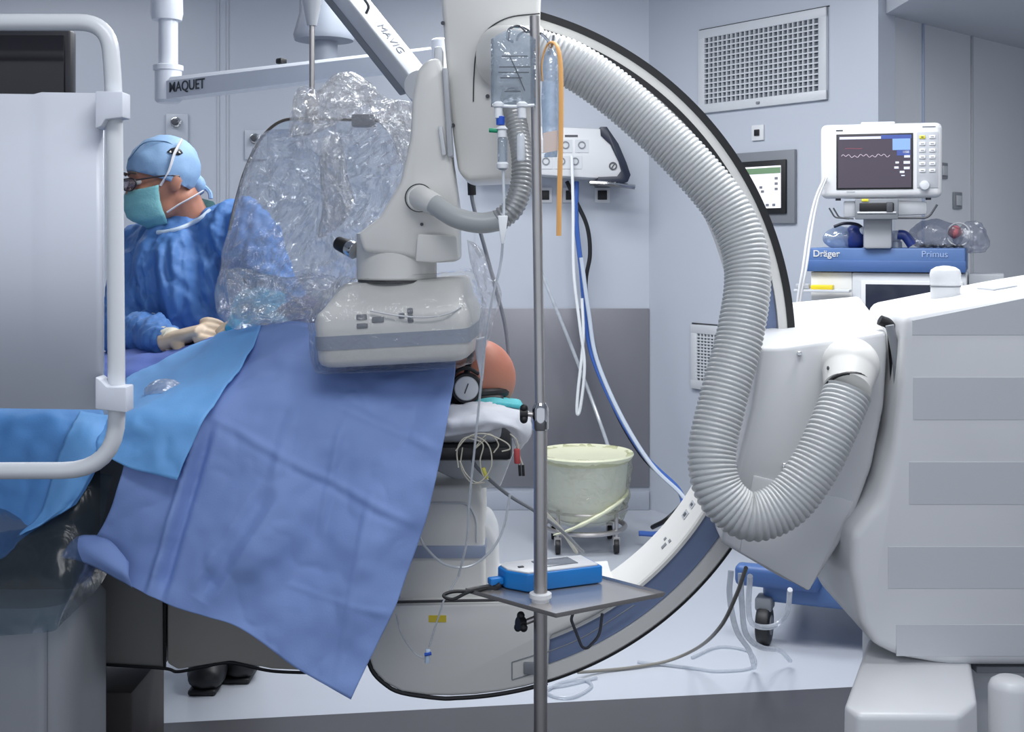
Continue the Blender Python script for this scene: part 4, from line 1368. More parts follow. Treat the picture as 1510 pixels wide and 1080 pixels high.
def crumpled(outline, D, thick, seed, amp, nr=26, na=150):
    """closed baggy film: outline in the view plane, pillow depth, crumples"""
    pts_ = spline([Vector((x, y, 0)) for x, y in outline + outline[:1]], 12)
    ctr = sum((Vector((x, y, 0)) for x, y in outline), Vector()) / len(outline)
    n = len(pts_) - 1
    ring = [pts_[int(i * n / na)] for i in range(na)]
    bm = bmesh.new()
    for side in (-1, 1):
        rings = []
        for j in range(nr + 1):
            t = j / nr
            r_ = []
            for i in range(na):
                q_ = ctr.lerp(ring[i], t)
                dep = side * thick * math.sqrt(max(0, 1 - t ** 2.4))
                p_ = P(q_.x, q_.y, D)
                p_.y += dep
                s1 = noise.fractal(p_ * 7 + Vector((seed, side * 5, 0)), .8, 2, 3)
                vd = noise.voronoi(p_ * 13 + Vector((0, seed, side * 3)))[0]
                s2 = .6 - 1.6 * math.exp(-5 * (vd[1] - vd[0]))
                vd = noise.voronoi(p_ * 34 + Vector((seed, seed, side)))[0]
                s3 = .6 - 1.6 * math.exp(-5 * (vd[1] - vd[0]))
                p_.y += side * (s1 * amp * 1.6 + s2 * amp * .8 + s3 * amp * .28) * (1 if t < .97 else .4)
                e_ = noise.noise(p_ * 12 + Vector((9, seed, 1))) * amp * .5
                p_.x += e_
                p_.z += e_
                r_.append(bm.verts.new(p_))
            rings.append(r_)
        for a_, b_ in zip(rings, rings[1:]):
            for k in range(na):
                f = (a_[k], a_[(k + 1) % na], b_[(k + 1) % na], b_[k])
                bm.faces.new(f if side < 0 else f[::-1])
    bmesh.ops.remove_doubles(bm, verts=bm.verts, dist=.0006)
    return bm


o = ob('plastic_cover', crumpled([(428, 190), (430, 150), (445, 128), (470, 135), (505, 106), (538, 116), (570, 146), (600, 152), (612, 160), (610, 210), (600, 262), (575, 330), (540, 375), (520, 420), (480, 468), (440, 478), (395, 492), (345, 488), (318, 450), (328, 385), (345, 310), (362, 245), (388, 196)], 3.27, .06, 3.1, .024, 34, 200), FILM, None, smooth=40)
props(o, 'big crumpled clear plastic cover hanging over the shield beside the surgeon', 'plastic cover')
TUFT = film('tuft_film', '#ffffff', .12, .16, .06, .9, 26, '#ffffff')
for k, out_ in enumerate((
    [(424, 205), (428, 168), (440, 138), (462, 140), (500, 108), (530, 114), (556, 140), (520, 165), (490, 185), (455, 200)],
    [(540, 150), (575, 148), (612, 155), (611, 205), (602, 250), (588, 232), (578, 200), (556, 178)],
    [(478, 200), (502, 205), (515, 260), (522, 300), (505, 330), (470, 350), (478, 300), (470, 250)],
    [(330, 400), (360, 395), (420, 410), (470, 400), (500, 420), (480, 465), (420, 475), (350, 470)])):
    ob('crumpled_fold', crumpled(out_, 3.2 - .01 * k, .03, 2.0 + 3 * k, .018, 14, 90), TUFT, o, smooth=30)
bm = stack(det_loops(.012))
bmesh.ops.subdivide_edges(bm, edges=bm.edges[:], cuts=3, use_grid_fill=True)
bm.transform(DM)
wrinkle(bm, .006, 14, 2)
o = ob('plastic_cover', wrinkle(bm, .004, 32, 5, True), film('detector_film', '#ffffff', .03, .025, .05, .8, 20), None, smooth=180)
props(o, 'thin clear plastic cover wrapped around the detector', 'plastic cover')
o = ob('plastic_cover', crumpled([(690, 352), (706, 362), (726, 395), (740, 432), (730, 470), (716, 512), (704, 500), (712, 455), (704, 420), (694, 390)], 2.86, .025, 5.5, .012, 14, 80), FILM, None, smooth=180)
props(o, 'loose crinkled plastic tail at the right side of the detector', 'plastic cover')
# teal cloth and dark red bundle seen through the plastic
o = ob('towel', sheet([[(338, 478, 3.42), (345, 440, 3.46), (375, 428, 3.5), (420, 435, 3.5)], [(334, 488, 3.4), (352, 462, 3.42), (385, 450, 3.43), (425, 462, 3.43)], [(336, 492, 3.39), (365, 482, 3.38), (392, 474, 3.38), (428, 480, 3.38)]], 8, 8, .008, 15, 3, .006), mat('towel_turquoise', '#4fb3d6', .7, bump=.3, bscale=90), None, smooth=180, solid=.01)
props(o, 'turquoise towel bundle on the patient seen through plastic', 'towel')
o = ob('cloth_bundle', wrinkle(ell(P(442, 462, 3.46), (.075, .06, .04), sub=4), .02, 14, 2), mat('maroon_cloth', '#6a5468', .8), None, smooth=180)
props(o, 'dull maroon cloth bundle right of the turquoise towel', 'cloth')

# ------------------------------------------------------------------ drip stand
DP = 2.42
px0 = P(797, 880, DP).x
stand = thing('drip_stand', 'steel drip stand with hooks, black clamp knob and tray holder', 'drip stand', (px0, DP, 0))
zc = P(797, 612, DP).z
ob('lower_pole', cyl((px0, DP, .12), (px0, DP, zc), .0135, n=24), STEEL, stand)
ob('upper_pole', cyl((px0, DP, zc - .05), (px0 - .012, DP, P(787, 24, DP).z), .0098, n=20), STEEL, stand)
ob('pole_clamp', lathe([(.0145, -.03), (.0165, -.026), (.0165, .012), (.013, .02), (.0105, .024)], (px0, DP, zc), 24), CHROME, stand)
kn = ob('clamp_knob', cyl((px0 - .012, DP, zc), (px0 - .03, DP, zc + .002), .005, n=12), STEEL, stand)
bm = lathe([(.004, -.008), (.012, -.008), (.013, 0), (.012, .008), (.004, .008)], n=20)
for k in range(3):
    a = k * 2 * PI / 3 + .4
    add(bm, ell((.013 * math.cos(a), .013 * math.sin(a), 0), (.008, .008, .008), sub=2))
ob('knob_grip', bm, BLACK, kn, frame((px0 - .033, DP, zc + .002), (0, 0, 1), (1, 0, 0)))
# hooks
tip = Vector((px0 - .012, DP, P(787, 48, DP).z))
for h in ([(787, 48), (770, 40), (752, 42), (748, 56), (757, 62)], [(787, 48), (798, 50), (808, 60), (813, 70), (816, 52)], [(787, 48), (775, 47), (765, 52), (762, 60)]):
    ob('hook', ptube([(x, y, DP + .004 * i) for i, (x, y) in enumerate(h)], .0028, 8, 6), CHROME, stand)
# base on castors (below the frame)
for k in range(5):
    a = k * 2 * PI / 5 + .3
    tip_ = Vector((px0 + .26 * math.cos(a), DP + .26 * math.sin(a), .075))
    ob('base_leg', tube([(px0, DP, .13), (px0 + .1 * math.cos(a), DP + .1 * math.sin(a), .12), tip_], .012, 10, 5), STEEL, stand)
    ob('castor', cyl(tip_ + Vector((-.012, 0, -.045)), tip_ + Vector((.012, 0, -.045)), .03, n=20, bev=.004), BLACK, stand)
zt4 = .728
ob('tray_collar', lathe([(.0138, -.014), (.018, -.012), (.018, .002), (.022, .004), (.022, .012), (.0138, .014)], (px0, DP, zt4 + .004), 24), WHITE, stand)
# steel tray
tr = thing('tray', 'square polished steel tray on the drip stand under the blue device', 'tray', (.1, 2.46, zt4 - .02))
Q = [Vector((-.092, 2.49, zt4)), Vector((.084, 2.325, zt4)), Vector((.306, 2.462, zt4)), Vector((.14, 2.63, zt4))]
bm = loft2(Q, [q - Vector((0, 0, .003)) for q in Q])
TRAY = mat('tray_steel', '#cfcbc8', .22, metal=.75, var=.03)
ob('tray_plate', bm, TRAY, tr)
ctrq = sum(Q, Vector()) / 4
for a_, b_ in zip(Q, Q[1:] + Q[:1]):
    o_ = [p + (p - ctrq).normalized() * .003 + Vector((0, 0, .006)) for p in (a_, b_)]
    ob('tray_rim', loft2([a_, b_, o_[1], o_[0]], [p - Vector((0, 0, .0035)) for p in (a_, b_, o_[1], o_[0])]), TRAY, tr)
ob('bracket', bent([P(845, 905, 2.40), P(842, 914, 2.40), P(858, 955, 2.42), P(866, 957, 2.43), P(884, 938, 2.45), P(888, 905, 2.45)], .003, .015, 8), DGREY, tr)
bm = cyl(P(790, 912, 2.43), P(775, 918, 2.43), .006, n=12)
tk = ob('clamp_screw', bm, STEEL, tr)
bm = lathe([(.004, -.007), (.013, -.007), (.014, 0), (.013, .007), (.004, .007)], n=16)
for k in range(3):
    add(bm, ell((.015 * math.cos(k * 2.1), .015 * math.sin(k * 2.1), 0), (.009, .009, .008), sub=2))
ob('clamp_knob', bm, BLACK, tk, frame(P(768, 920, 2.43), (0, .3, 1), (1, .5, 0)))
# blue device
dv_ = thing('handheld_analyser', 'bright blue handheld device with white top lying on the steel tray', 'device', (.08, 2.53, zt4))
BM = frame((.032, 2.472, zt4 + .002), (math.cos(.42), math.sin(.42), 0), (0, 0, 1))
DB = mat('device_blue', '#1177c4', .4, var=.03)
lo = [Vector(p) for p in ((0, 0, 0), (.172, 0, 0), (.172, .085, 0), (.055, .1, 0), (-.012, .1, 0), (-.03, .085, 0), (-.03, .045, 0))]
ob('body', loft2(lo, [p + Vector((0, 0, .036)) for p in lo], .004, 3), DB, dv_, BM)
hi = [Vector((p.x * .93 + .003, p.y * .92 + .004, .0355)) for p in lo]
tp = ob('top_cover', loft2(hi, [p + Vector((0, 0, .004)) for p in hi], .0015), WHITE, dv_, BM)
ob('screen', box(.085, .05, .002, (.085, .05, .0402), .0005), mat('device_screen', '#7b8088', .2), tp, BM)
ob('button', box(.012, .008, .003, (.005, .045, .0405), .001), DGREY, tp, BM)
ob('plug', box(.03, .02, .014, (-.045, .06, .014), .003), DB, dv_, BM)
c_ = [P(735, 868, 2.50), P(715, 867, 2.49), P(690, 874, 2.47), P(668, 884, 2.46), P(654, 879, 2.46), P(668, 873, 2.47), P(700, 872, 2.48), P(724, 866, 2.5)]
o = ob('device_cable', tube(c_, .0035, 8, 8), BLACK, dv_)
ob('cable_plug', cyl(P(738, 863, 2.5), P(728, 868, 2.5), .006, n=12, bev=.001), BLACK, dv_)

# drip bag
BAGM = film('bag_clear', '#e6ecf2', .16, .10, .07, .5, 20, '#c9d4e0')
bag = thing('drip_bag', 'clear drip bag with printed lines hanging left of the pole', 'drip bag', P(757, 240, 2.4))
bm = bmesh.new()
g = []
for j in range(17):
    v = j / 16
    r = []
    for i in range(13):
        u_ = i / 12
        th = .014 * (math.sin(PI * u_) ** .6) * (math.sin(PI * min(1, .12 + v * .88)) ** .5)
        x = 724 + 66 * u_
        y = 58 + 100 * v + (-14 * math.sin(PI * u_) if v == 0 else 0)
        r.append((P(x, y, 2.39), th))
    g.append(r)
for side in (-1, 1):
    V = [[bm.verts.new(p + Vector((0, side * th, 0))) for p, th in r] for r in g]
    for a_, b_ in zip(V, V[1:]):
        for k in range(12):
            bm.faces.new((a_[k], a_[k + 1], b_[k + 1], b_[k]))
bmesh.ops.remove_doubles(bm, verts=bm.verts, dist=.0004)
bb = ob('bag', bm, BAGM, bag, smooth=180)
PR = mat('bag_print', '#5a6068', .6)
for x0, y0, x1 in ((740, 82, 778), (736, 98, 782), (735, 106, 780), (738, 114, 770), (744, 134, 768)):
    ob('print_line', pbox(x0, y0, x1, y0 + 1.6, 2.373, 2.3735), PR, bb)
ob('print_line', ptube([(752, 84, 2.372), (762, 105, 2.372), (774, 134, 2.372)], .0012, 6), PR, bb)
ob('hanger', bent([P(750, 60, 2.39), P(751, 42, 2.4), P(765, 36, 2.42), P(776, 48, 2.41)], .0018, .015, 6), DGREY, bb)
WP = mat('port_white', '#eceff2', .35)
ob('edge_weld', tube([P(726, 155, 2.385), P(757, 157, 2.385), P(788, 155, 2.385)], .003, 8), WP, bb)
for x in (735, 770):
    ob('port', lathe([(.004, -.03), (.008, -.028), (.008, -.008), (.011, -.006), (.011, .0), (.006, .004)], P(x, 153, 2.385), 16), WP, bag)
dl = thing('drip_line', 'clear drip chamber with blue and green clips below the bag', 'drip line', P(742, 345, 2.385))
ob('blue_clip', lathe([(.006, -.009), (.0085, -.008), (.0085, .008), (.006, .009)], P(738, 178, 2.385), 16), mat('clip_blue', '#2b59c4', .4), dl)
ob('vent_body', lathe([(.006, -.012), (.009, -.01), (.009, .004), (.012, .006), (.007, .012)], P(740, 195, 2.385), 16), WP, dl)
ob('green_vent', cyl(P(736, 193, 2.385), P(721, 192, 2.385), .0045, n=12, bev=.001), mat('clip_green', '#1f9a70', .4), dl)
ob('drip_chamber', lathe([(.007, -.034), (.0095, -.03), (.0095, .026), (.0075, .03)], P(741, 225, 2.385), 20), BAGM, dl)
ob('chamber_foot', lathe([(.003, -.008), (.011, -.004), (.012, .004), (.009, .008)], P(741, 245, 2.385), 16), WP, dl)
TUB = film('tubing_clear', '#f4f6f9', .7, .06, .15, 0, 10, '#eef2f7')
ob('line_tube', ptube([(742, 250, 2.385), (743, 300, 2.385), (742, 345, 2.385), (738, 390, 2.45), (726, 440, 2.6), (716, 500, 2.72), (710, 560, 2.78), (704, 620, 2.82), (700, 660, 2.83), (692, 740, 2.84), (688, 800, 2.86), (676, 850, 2.88)], .0028, 8, 8), TUB, dl)
ob('roller_clamp', prism([(734, 318), (749, 318), (746, 345), (743, 360), (739, 360), (737, 345)], 2.375, 2.395, .002), WP, dl)
ob('second_port_tube', lathe([(.005, -.05), (.0075, -.048), (.0075, .0), (.005, .004)], P(768, 200, 2.385), 14), TUB, dl)
# second bag and orange tourniquet
b2 = thing('infusion_bag', 'slim pale blue infusion bag seen edge-on right of the pole', 'drip bag', P(811, 235, 2.44))
bm = bmesh.new()
V = []
for j in range(15):
    v = j / 14
    hw = (13 if v > .08 else 5 + 100 * v) * (1 - .25 * max(0, v - .75) * 4)
    th = .03 * math.sin(PI * min(1, .1 + v * .9)) ** .6
    r = []
    for k in range(16):
        a = 2 * PI * k / 16
        c = P(812, 74 + 158 * v, 2.46)
        r.append(bm.verts.new(c + Vector((hw / F * 2.46 * math.cos(a), th * math.sin(a), 0))))
    V.append(r)
for a_, b_ in zip(V, V[1:]):
    for k in range(16):
        bm.faces.new((a_[k], a_[(k + 1) % 16], b_[(k + 1) % 16], b_[k]))
bm.faces.new(V[0]); bm.faces.new(V[-1][::-1])
b2b = ob('bag', wrinkle(bm, .002, 25, 2), film('bag_bluish', '#dfe9f4', .42, .10, .1, .4, 25, '#d5e3f2'), b2, smooth=180)
ob('neck', cyl(P(812, 80, 2.46), P(811, 66, 2.45), .007, .004, 14), WP, b2)
ob('label_patch', prism([(801, 196), (822, 192), (822, 222), (801, 226)], 2.425, 2.427), mat('bag_label', '#d9c9c2', .6), b2b)
tq = [P(800, 120, 2.43), P(799, 95, 2.43), P(804, 72, 2.43), P(813, 62, 2.425), P(823, 72, 2.42), P(827, 110, 2.42), P(827, 200, 2.42), P(825, 280, 2.42), P(824, 348, 2.42)]
bm = sweep(spline(tq, 8), lambda s, t: .0078 if t > .3 else .004 + .0126 * t, 10, flat=.35)
o = ob('tourniquet', bm, mat('orange_rubber', '#e3ab68', .5, var=.06), None, smooth=60)
props(o, 'long orange rubber tourniquet strap hanging from the drip stand hook', 'strap')

# ------------------------------------------------------------------ leads and tubes by the patient
LEAD = mat('lead_cream', '#c9c4b4', .5)
ld = thing('lead_bundle', 'coiled cream monitoring leads hanging at the table end', 'cable', P(720, 650, 2.86))
for k, pts_ in enumerate(([(672, 665), (690, 645), (715, 640), (745, 652), (752, 662), (740, 666)], [(676, 690), (674, 665), (684, 647), (705, 645), (722, 660), (724, 690), (706, 712), (688, 700), (678, 680)], [(690, 646), (712, 655), (708, 680), (712, 700), (720, 708)], [(716, 648), (700, 662), (720, 640), (735, 655), (728, 668)], [(752, 640), (762, 650), (764, 668)], [(682, 660), (680, 690), (695, 712), (715, 712)])):
    ob('lead', ptube([(x, y, 2.85 + .004 * k) for x, y in pts_], .0017, 6, 8), LEAD, ld)
ob('red_connector', cyl(P(762, 662, 2.86), P(763, 684, 2.86), .0075, n=14, bev=.002), mat('red_plastic', '#b84b4b', .4), ld)
ob('yellow_connector', cyl(P(712, 690, 2.86), P(718, 706, 2.86), .005, n=14, bev=.001), mat('yellow_plastic', '#c2bd55', .4), ld)
for x in (766, 771):
    ob('black_connector', cyl(P(x, 686, 2.86), P(x + 1, 702, 2.86), .0035, n=10), BLACK, ld)
    ob('lead', ptube([(x, 686, 2.86), (766, 672, 2.861), (764, 655, 2.862)], .0018, 6, 4), LEAD, ld)
o = ob('monitor_cable', ptube([(692, 655, 2.94), (698, 682, 2.94), (720, 706, 2.95), (752, 732, 2.98), (790, 755, 3.0), (830, 785, 3.05), (860, 815, 3.1)], .0045, 8, 8), MGREY, None)
props(o, 'grey cable running down behind the steel pole from the table end', 'cable')
o = ob('suction_tube', ptube([(752, 730, 2.9), (742, 780, 2.9), (722, 815, 2.89), (690, 836, 2.88), (655, 832, 2.87), (628, 808, 2.86), (618, 790, 2.84)], .003, 8, 8), TUB, None)
props(o, 'clear tube looping in front of the X-ray tube box', 'tube')
o = thing('extension_line', 'thin infusion line ending in a blue tap in front of the housing', 'infusion line', P(630, 975, 2.86))
ob('line_tube', ptube([(676, 850, 2.88), (655, 885, 2.86), (650, 900, 2.86), (640, 930, 2.86), (633, 955, 2.86)], .0022, 6, 6), TUB, o)
ob('line_tube', ptube([(584, 905, 2.82), (592, 935, 2.84), (610, 962, 2.86), (626, 972, 2.86)], .0022, 6, 6), TUB, o)
ob('tap', cyl(P(631, 958, 2.86), P(630, 978, 2.86), .0062, n=12, bev=.001), mat('tap_white', '#cfe0f4', .4), o)
ob('tap_lever', cyl(P(626, 966, 2.855), P(636, 964, 2.855), .004, n=10), mat('clip_blue', '#2b59c4', .4), o)
o = ob('tape_strip', sheet([[(702, 500, 2.80), (718, 496, 2.80)], [(701, 520, 2.86), (716, 518, 2.86)], [(706, 545, 2.9), (714, 543, 2.9)], [(709, 562, 2.92), (712, 562, 2.92)]], 4, 6, .002, 30, 1), mat('tape_white', '#e3e4ec', .5), None, smooth=180, solid=.002)
props(o, 'white strip of film hanging in front of the patient forehead', 'strip')

# ------------------------------------------------------------------ cables on the back wall
def cable(name, label, pts_, r, m, cat='cable', n=8):
    o_ = ob(name, ptube(pts_, r, n, 8), m, None)
    return props(o_, label, cat)


D1 = YB - .12
cable('power_cable', 'black cable arching out of the supply unit down to the blue hose', [(836, 268, D1), (850, 298, D1 - .04), (866, 335, D1 - .05), (870, 375, D1 - .05), (864, 412, D1 - .05), (866, 450, D1 - .05), (878, 520, D1 - .08), (905, 600, D1 - .2), (945, 670, D1 - .4), (990, 715, D1 - .55), (1008, 738, D1 - .65), (985, 765, D1 - .75), (962, 778, 5.75)], .011, BLACK)
BL = mat('hose_blue', '#3f66b4', .45)
cable('gas_hose', 'blue gas hose dropping from the supply unit to the floor', [(850, 268, D1 - .02), (850, 330, D1 - .06), (857, 395, D1 - .08), (862, 450, D1 - .08), (872, 520, D1 - .12), (905, 598, D1 - .25), (950, 672, D1 - .45), (1000, 722, D1 - .6), (1004, 752, D1 - .7), (975, 785, 5.7), (942, 787, 5.7)], .013, BL, 'hose')
PALE = mat('hose_pale', '#c9d2e0', .4)
cable('gas_hose', 'pale grey gas hose running beside the blue one', [(857, 380, D1 - .1), (868, 460, D1 - .12), (880, 530, D1 - .16), (915, 612, D1 - .3), (960, 685, D1 - .5), (1005, 730, D1 - .65), (1012, 752, D1 - .7), (990, 775, 5.7)], .011, PALE, 'hose')
cable('suction_hose', 'white suction hose loop hanging in front of the grey wall panel', [(843, 230, D1 - .15), (845, 300, D1 - .18), (846, 400, D1 - .18), (855, 480, D1 - .18), (862, 540, D1 - .18), (856, 600, D1 - .18), (851, 610, D1 - .18), (852, 580, D1 - .18), (860, 500, D1 - .17), (858, 440, D1 - .16)], .008, WP, 'hose')
cable('oxygen_hose', 'thin clear hose slanting across the grey wall panel', [(795, 395, D1 - .1), (822, 460, D1 - .12), (850, 530, D1 - .13), (880, 610, D1 - .2), (900, 670, D1 - .3), (910, 720, D1 - .35)], .009, TUB, 'hose')
cable('probe_cable', 'dark grey cable with black plug hanging behind the detector arm', [(694, 258, 3.35), (696, 292, 3.35), (705, 330, 3.35), (716, 370, 3.35), (732, 430, 3.35), (745, 480, 3.35), (752, 540, 3.34)], .0055, MGREY)
o = ob('cable_plug', cyl(P(694, 240, 3.35), P(696, 288, 3.35), .0115, n=16, bev=.002), BLACK, None)
pc_ = bpy.data.objects['probe_cable']
o.parent = pc_

# ------------------------------------------------------------------ kick bucket
KC = Vector((P(862, 700, 5.7).x, 5.72, 0))
kb = thing('kick_bucket', 'pale yellow lined bowl in a wheeled steel frame by the back wall', 'bucket', KC)
zr = P(862, 672, 5.7).z
ob('bowl', lathe([(.12, .13), (.16, .15), (.19, .25), (.205, zr - .02), (.215, zr), (.2, zr - .004), (.18, .25), (.15, .16)], KC, 40), WP, kb)
YL = mat('liner_yellow', '#e9eacb', .4, var=.05)
ob('rim', lathe([(.2, zr - .03), (.222, zr - .012), (.232, zr + .006), (.228, zr + .014), (.21, zr + .004)], KC, 40), YL, kb)
bm = lathe([(.2, zr + .006), (.225, zr + .012), (.222, zr - .06), (.21, zr - .15), (.212, zr - .2), (.2, zr - .26), (.17, zr - .3)], KC, 60, False)
bmesh.ops.subdivide_edges(bm, edges=bm.edges[:], cuts=2, use_grid_fill=True)
ob('liner', wrinkle(bm, .012, 12, 3, stretch=(1, 1, 2)), film('liner_film', '#fafaf0', .14, .12, .12, .5, 20, '#e3e4c4'), kb, smooth=180)
ob('gathered_liner', sweep(spline([KC + Vector((.2 * math.cos(a), .2 * math.sin(a), zr - .3 + .1 * (math.cos(a) + .3))) for a in [-2.4 + .25 * k for k in range(11)]], 5), lambda s, t: .006 + .016 * math.sin(PI * t) + .002 * math.sin(s * 90), 10, flat=.5), YL, kb)
ob('frame_ring', sweep([KC + Vector((.19 * math.cos(k * 2 * PI / 32), .19 * math.sin(k * 2 * PI / 32), .1)) for k in range(33)], .012, 8), STEEL, kb)
ob('frame_ring', sweep([KC + Vector((.2 * math.cos(k * 2 * PI / 32), .2 * math.sin(k * 2 * PI / 32), .19)) for k in range(33)], .007, 8), STEEL, kb)
for k in range(4):
    a = k * PI / 2 - .15
    q = KC + Vector((.19 * math.cos(a - .6), .19 * math.sin(a - .6), 0))
    ob('frame_post', cyl(q + Vector((0, 0, .06)), q + Vector((0, 0, .2)), .009, n=12), STEEL, kb)
    cs = ob('castor', cyl(q + Vector((-.012, 0, .036)), q + Vector((.012, 0, .036)), .034, n=20, bev=.004), BLACK, kb)
    ob('castor_fork', box(.034, .02, .04, q + Vector((0, 0, .06)), .004), STEEL, cs)

# ------------------------------------------------------------------ anaesthesia machine
ul = Vector((.503, -.20, 0)).normalized()
AO = Vector((1.109, 4.58, 0))
AM = frame(AO, ul, (0, 0, 1))
an = thing('anaesthesia_machine', 'anaesthesia machine with blue lettered top and blue wheeled base', 'anaesthesia machine', AO + Vector((.3, .1, 0)))
ABL = mat('machine_blue', '#5474a8', .42, var=.03)
ABD = mat('machine_blue_dark', '#45659c', .45, var=.03)
W_ = .555
tpb = ob('top_box', box(W_, .42, .088, (W_ / 2, .21, 1.366), .006), ABL, an, AM)
ob('lower_fascia', box(W_ + .004, .05, .042, (W_ / 2, .02, 1.343), .003), ABD, tpb, AM)
text('lettering', 'Dräger', .034, AM @ Matrix.Translation((.02, -.002, 1.378)) @ Matrix.Rotation(PI / 2, 4, 'X'), WHITE, tpb, bold=.0006)
text('lettering', 'Primus', .033, AM @ Matrix.Translation((.405, -.002, 1.378)) @ Matrix.Rotation(PI / 2, 4, 'X'), mat('letter_pale_blue', '#9fb4da', .5), tpb)
ob('side_column', box(.15, .4, .33, (.085, .215, 1.155), .004), IVORY, an, AM)
ob('screen_housing', box(.40, .38, .33, (.36, .2, 1.155), .006), GREYW, an, AM)
ob('screen_bezel', box(.355, .01, .28, (.37, .006, 1.15), .003), WHITE, an, AM)
ob('screen', box(.33, .006, .24, (.375, .0, 1.157), .001), mat('machine_screen', '#232839', .15), an, AM)
ob('cabinet', box(.56, .42, .74, (.28, .22, .63), .008), GREYW, an, AM)
for k in range(3):
    dr = ob('drawer', box(.50, .012, .2, (.28, .008, .4 + .225 * k), .004), LGREY, an, AM)
    ob('drawer_handle', box(.2, .012, .018, (.28, -.003, .47 + .225 * k), .004), MGREY, dr, AM)
ob('side_shelf', box(.12, .2, .11, (W_ + .07, .2, 1.26), .004), LGREY, an, AM)
ob('base', box(.74, .70, .11, (.25, .06, .20), .03, 4), ABL, an, AM)
ob('base_bumper', box(.30, .07, .075, (-.06, -.3, .245), .02, 3), ABD, an, AM)
for x, y in ((-.11, -.29), (.55, -.29), (-.08, .36), (.55, .36)):
    cs = ob('castor', cyl((x - .024, y, .07), (x + .024, y, .07), .07, n=28, bev=.012), BLACK, an, AM)
    ob('castor_hub', cyl((x - .027, y, .07), (x + .027, y, .07), .035, n=20, bev=.004), MGREY, cs, AM)
    ob('castor_fork', box(.06, .08, .05, (x, y + .01, .145), .01), MGREY, cs, AM)
ob('yellow_box', box(.08, .06, .016, (.06, -.04, 1.265), .004), mat('yellow_bright', '#e8cf2a', .4), an, AM)
ob('front_shelf', box(.2, .08, .01, (.06, -.04, 1.252), .002), GREYW, an, AM)
ob('plug_socket', box(.05, .04, .018, (-.01, -.05, 1.268), .004), LGREY, an, AM)

# patient monitor on its bracket
um = Vector((.43, -.12, 0)).normalized()
MO = P(1299, 237, 4.42)
MM = frame(MO, um, (-.035, 0, 1))
mo = thing('patient_monitor', 'white patient monitor with dark waveform screen above the blue machine', 'monitor', MO - Vector((0, 0, .2)))
hw, hh = .211, .135
ca = ob('casing', box(2 * hw, .12, 2 * hh, (0, .06, 0), .022, 4), WHITE, mo, MM)
ob('casing_top', box(.12, .1, .012, (-.01, .06, hh + .001), .005), WHITE, ca, MM)
sx0, sx1, sz0, sz1 = -.15, .105, -.098, .092
ob('screen_surround', box(sx1 - sx0 + .012, .004, sz1 - sz0 + .012, ((sx0 + sx1) / 2, -.001, (sz0 + sz1) / 2), .001), BLACK, mo, MM)
sc2 = ob('screen', box(sx1 - sx0, .003, sz1 - sz0, ((sx0 + sx1) / 2, -.0035, (sz0 + sz1) / 2)), mat('monitor_screen', '#463f49', .18, emit=('#463f49', .35)), mo, MM)


def em(name, col, st=.8):
    return mat(name, col, .4, emit=(col, st))


def sbox(name, x0, x1, z0, z1, m, d=-.0055):
    ob(name, box(x1 - x0, .001, z1 - z0, ((x0 + x1) / 2, d, (z0 + z1) / 2)), m, sc2, MM)


sbox('title_bar', sx0 + .005, .0, sz1 - .013, sz1 - .004, em('screen_white', '#c9cddd', .3))
sbox('title_bar', .0, sx1, sz1 - .014, sz1, em('screen_blue', '#3d4f90', .3))
sbox('info_window', .04, sx1 - .004, sz1 - .055, sz1 - .014, em('screen_sky', '#7f9fd0', .25))
sbox('value_column', .055, sx1 - .004, sz1 - .075, sz1 - .056, em('screen_blue', '#3d4f90', .3))
wv = [Vector((sx0 + .012 + k * .0036, -.0055, .018 + .004 * math.sin(k * 1.1) + .003 * math.sin(k * .37))) for k in range(48)]
ob('waveform', sweep(wv, .0011, 5), em('screen_trace', '#a79aa6', .7), sc2, MM)
ob('waveform', sweep([Vector((sx0 + .025 + k * .01, -.0055, .045 + .0008 * math.sin(k))) for k in range(7)], .0008, 5), em('screen_red', '#8d4b58', .6), sc2, MM)
for x, z, w_, h_ in ((.075, .03, .022, .009), (.08, .014, .02, .009), (.05, -.008, .012, .007), (.078, -.008, .022, .01), (.046, -.026, .015, .008), (.079, -.028, .02, .009), (.065, -.042, .016, .008), (.07, -.055, .012, .004)):
    sbox('reading', x, x + w_, z - h_ / 2, z + h_ / 2, em('screen_white', '#c9cddd', .3))
kp = ob('keypad', box(.072, .004, .2, (.16, -.001, -.0), .001), LGREY, mo, MM)
BTW = mat('key_white', '#e8e8ea', .4)
for r in range(6):
    for c in range(2):
        kc = ob('key', box(.021, .006, .012, (.142 + .034 * c, -.004, .082 - .024 * r), .002), mat('key_yellow', '#d9d03c', .4) if (r == 0 and c == 0) else BTW, kp, MM)
        if not (r == 0 and c == 0):
            ob('key_mark', box(.011, .001, .003, (.142 + .034 * c, -.0072, .082 - .024 * r)), MGREY, kc, MM)
        else:
            ob('key_mark', box(.008, .001, .004, (.142 + .034 * c, -.0072, .082 - .024 * r)), DGREY, kc, MM)
ob('dial', cyl((.15, .0, -.092), (.15, -.022, -.092), .0185, .016, 28, .003), GREYW, mo, MM)
ob('maker_plate', box(.024, .001, .005, (-.145, -.0005, .112)), DGREY, ca, MM)
ob('model_plate', box(.045, .001, .004, (.165, -.0005, .119)), MGREY, ca, MM)
ob('model_plate', box(.03, .001, .004, (-.105, -.0005, -.112)), LGREY, ca, MM)
for x in (-.15, .165):
    ob('foot', cyl((x, .04, -hh - .008), (x, .04, -hh + .004), .01, n=14), DGREY, ca, MM)
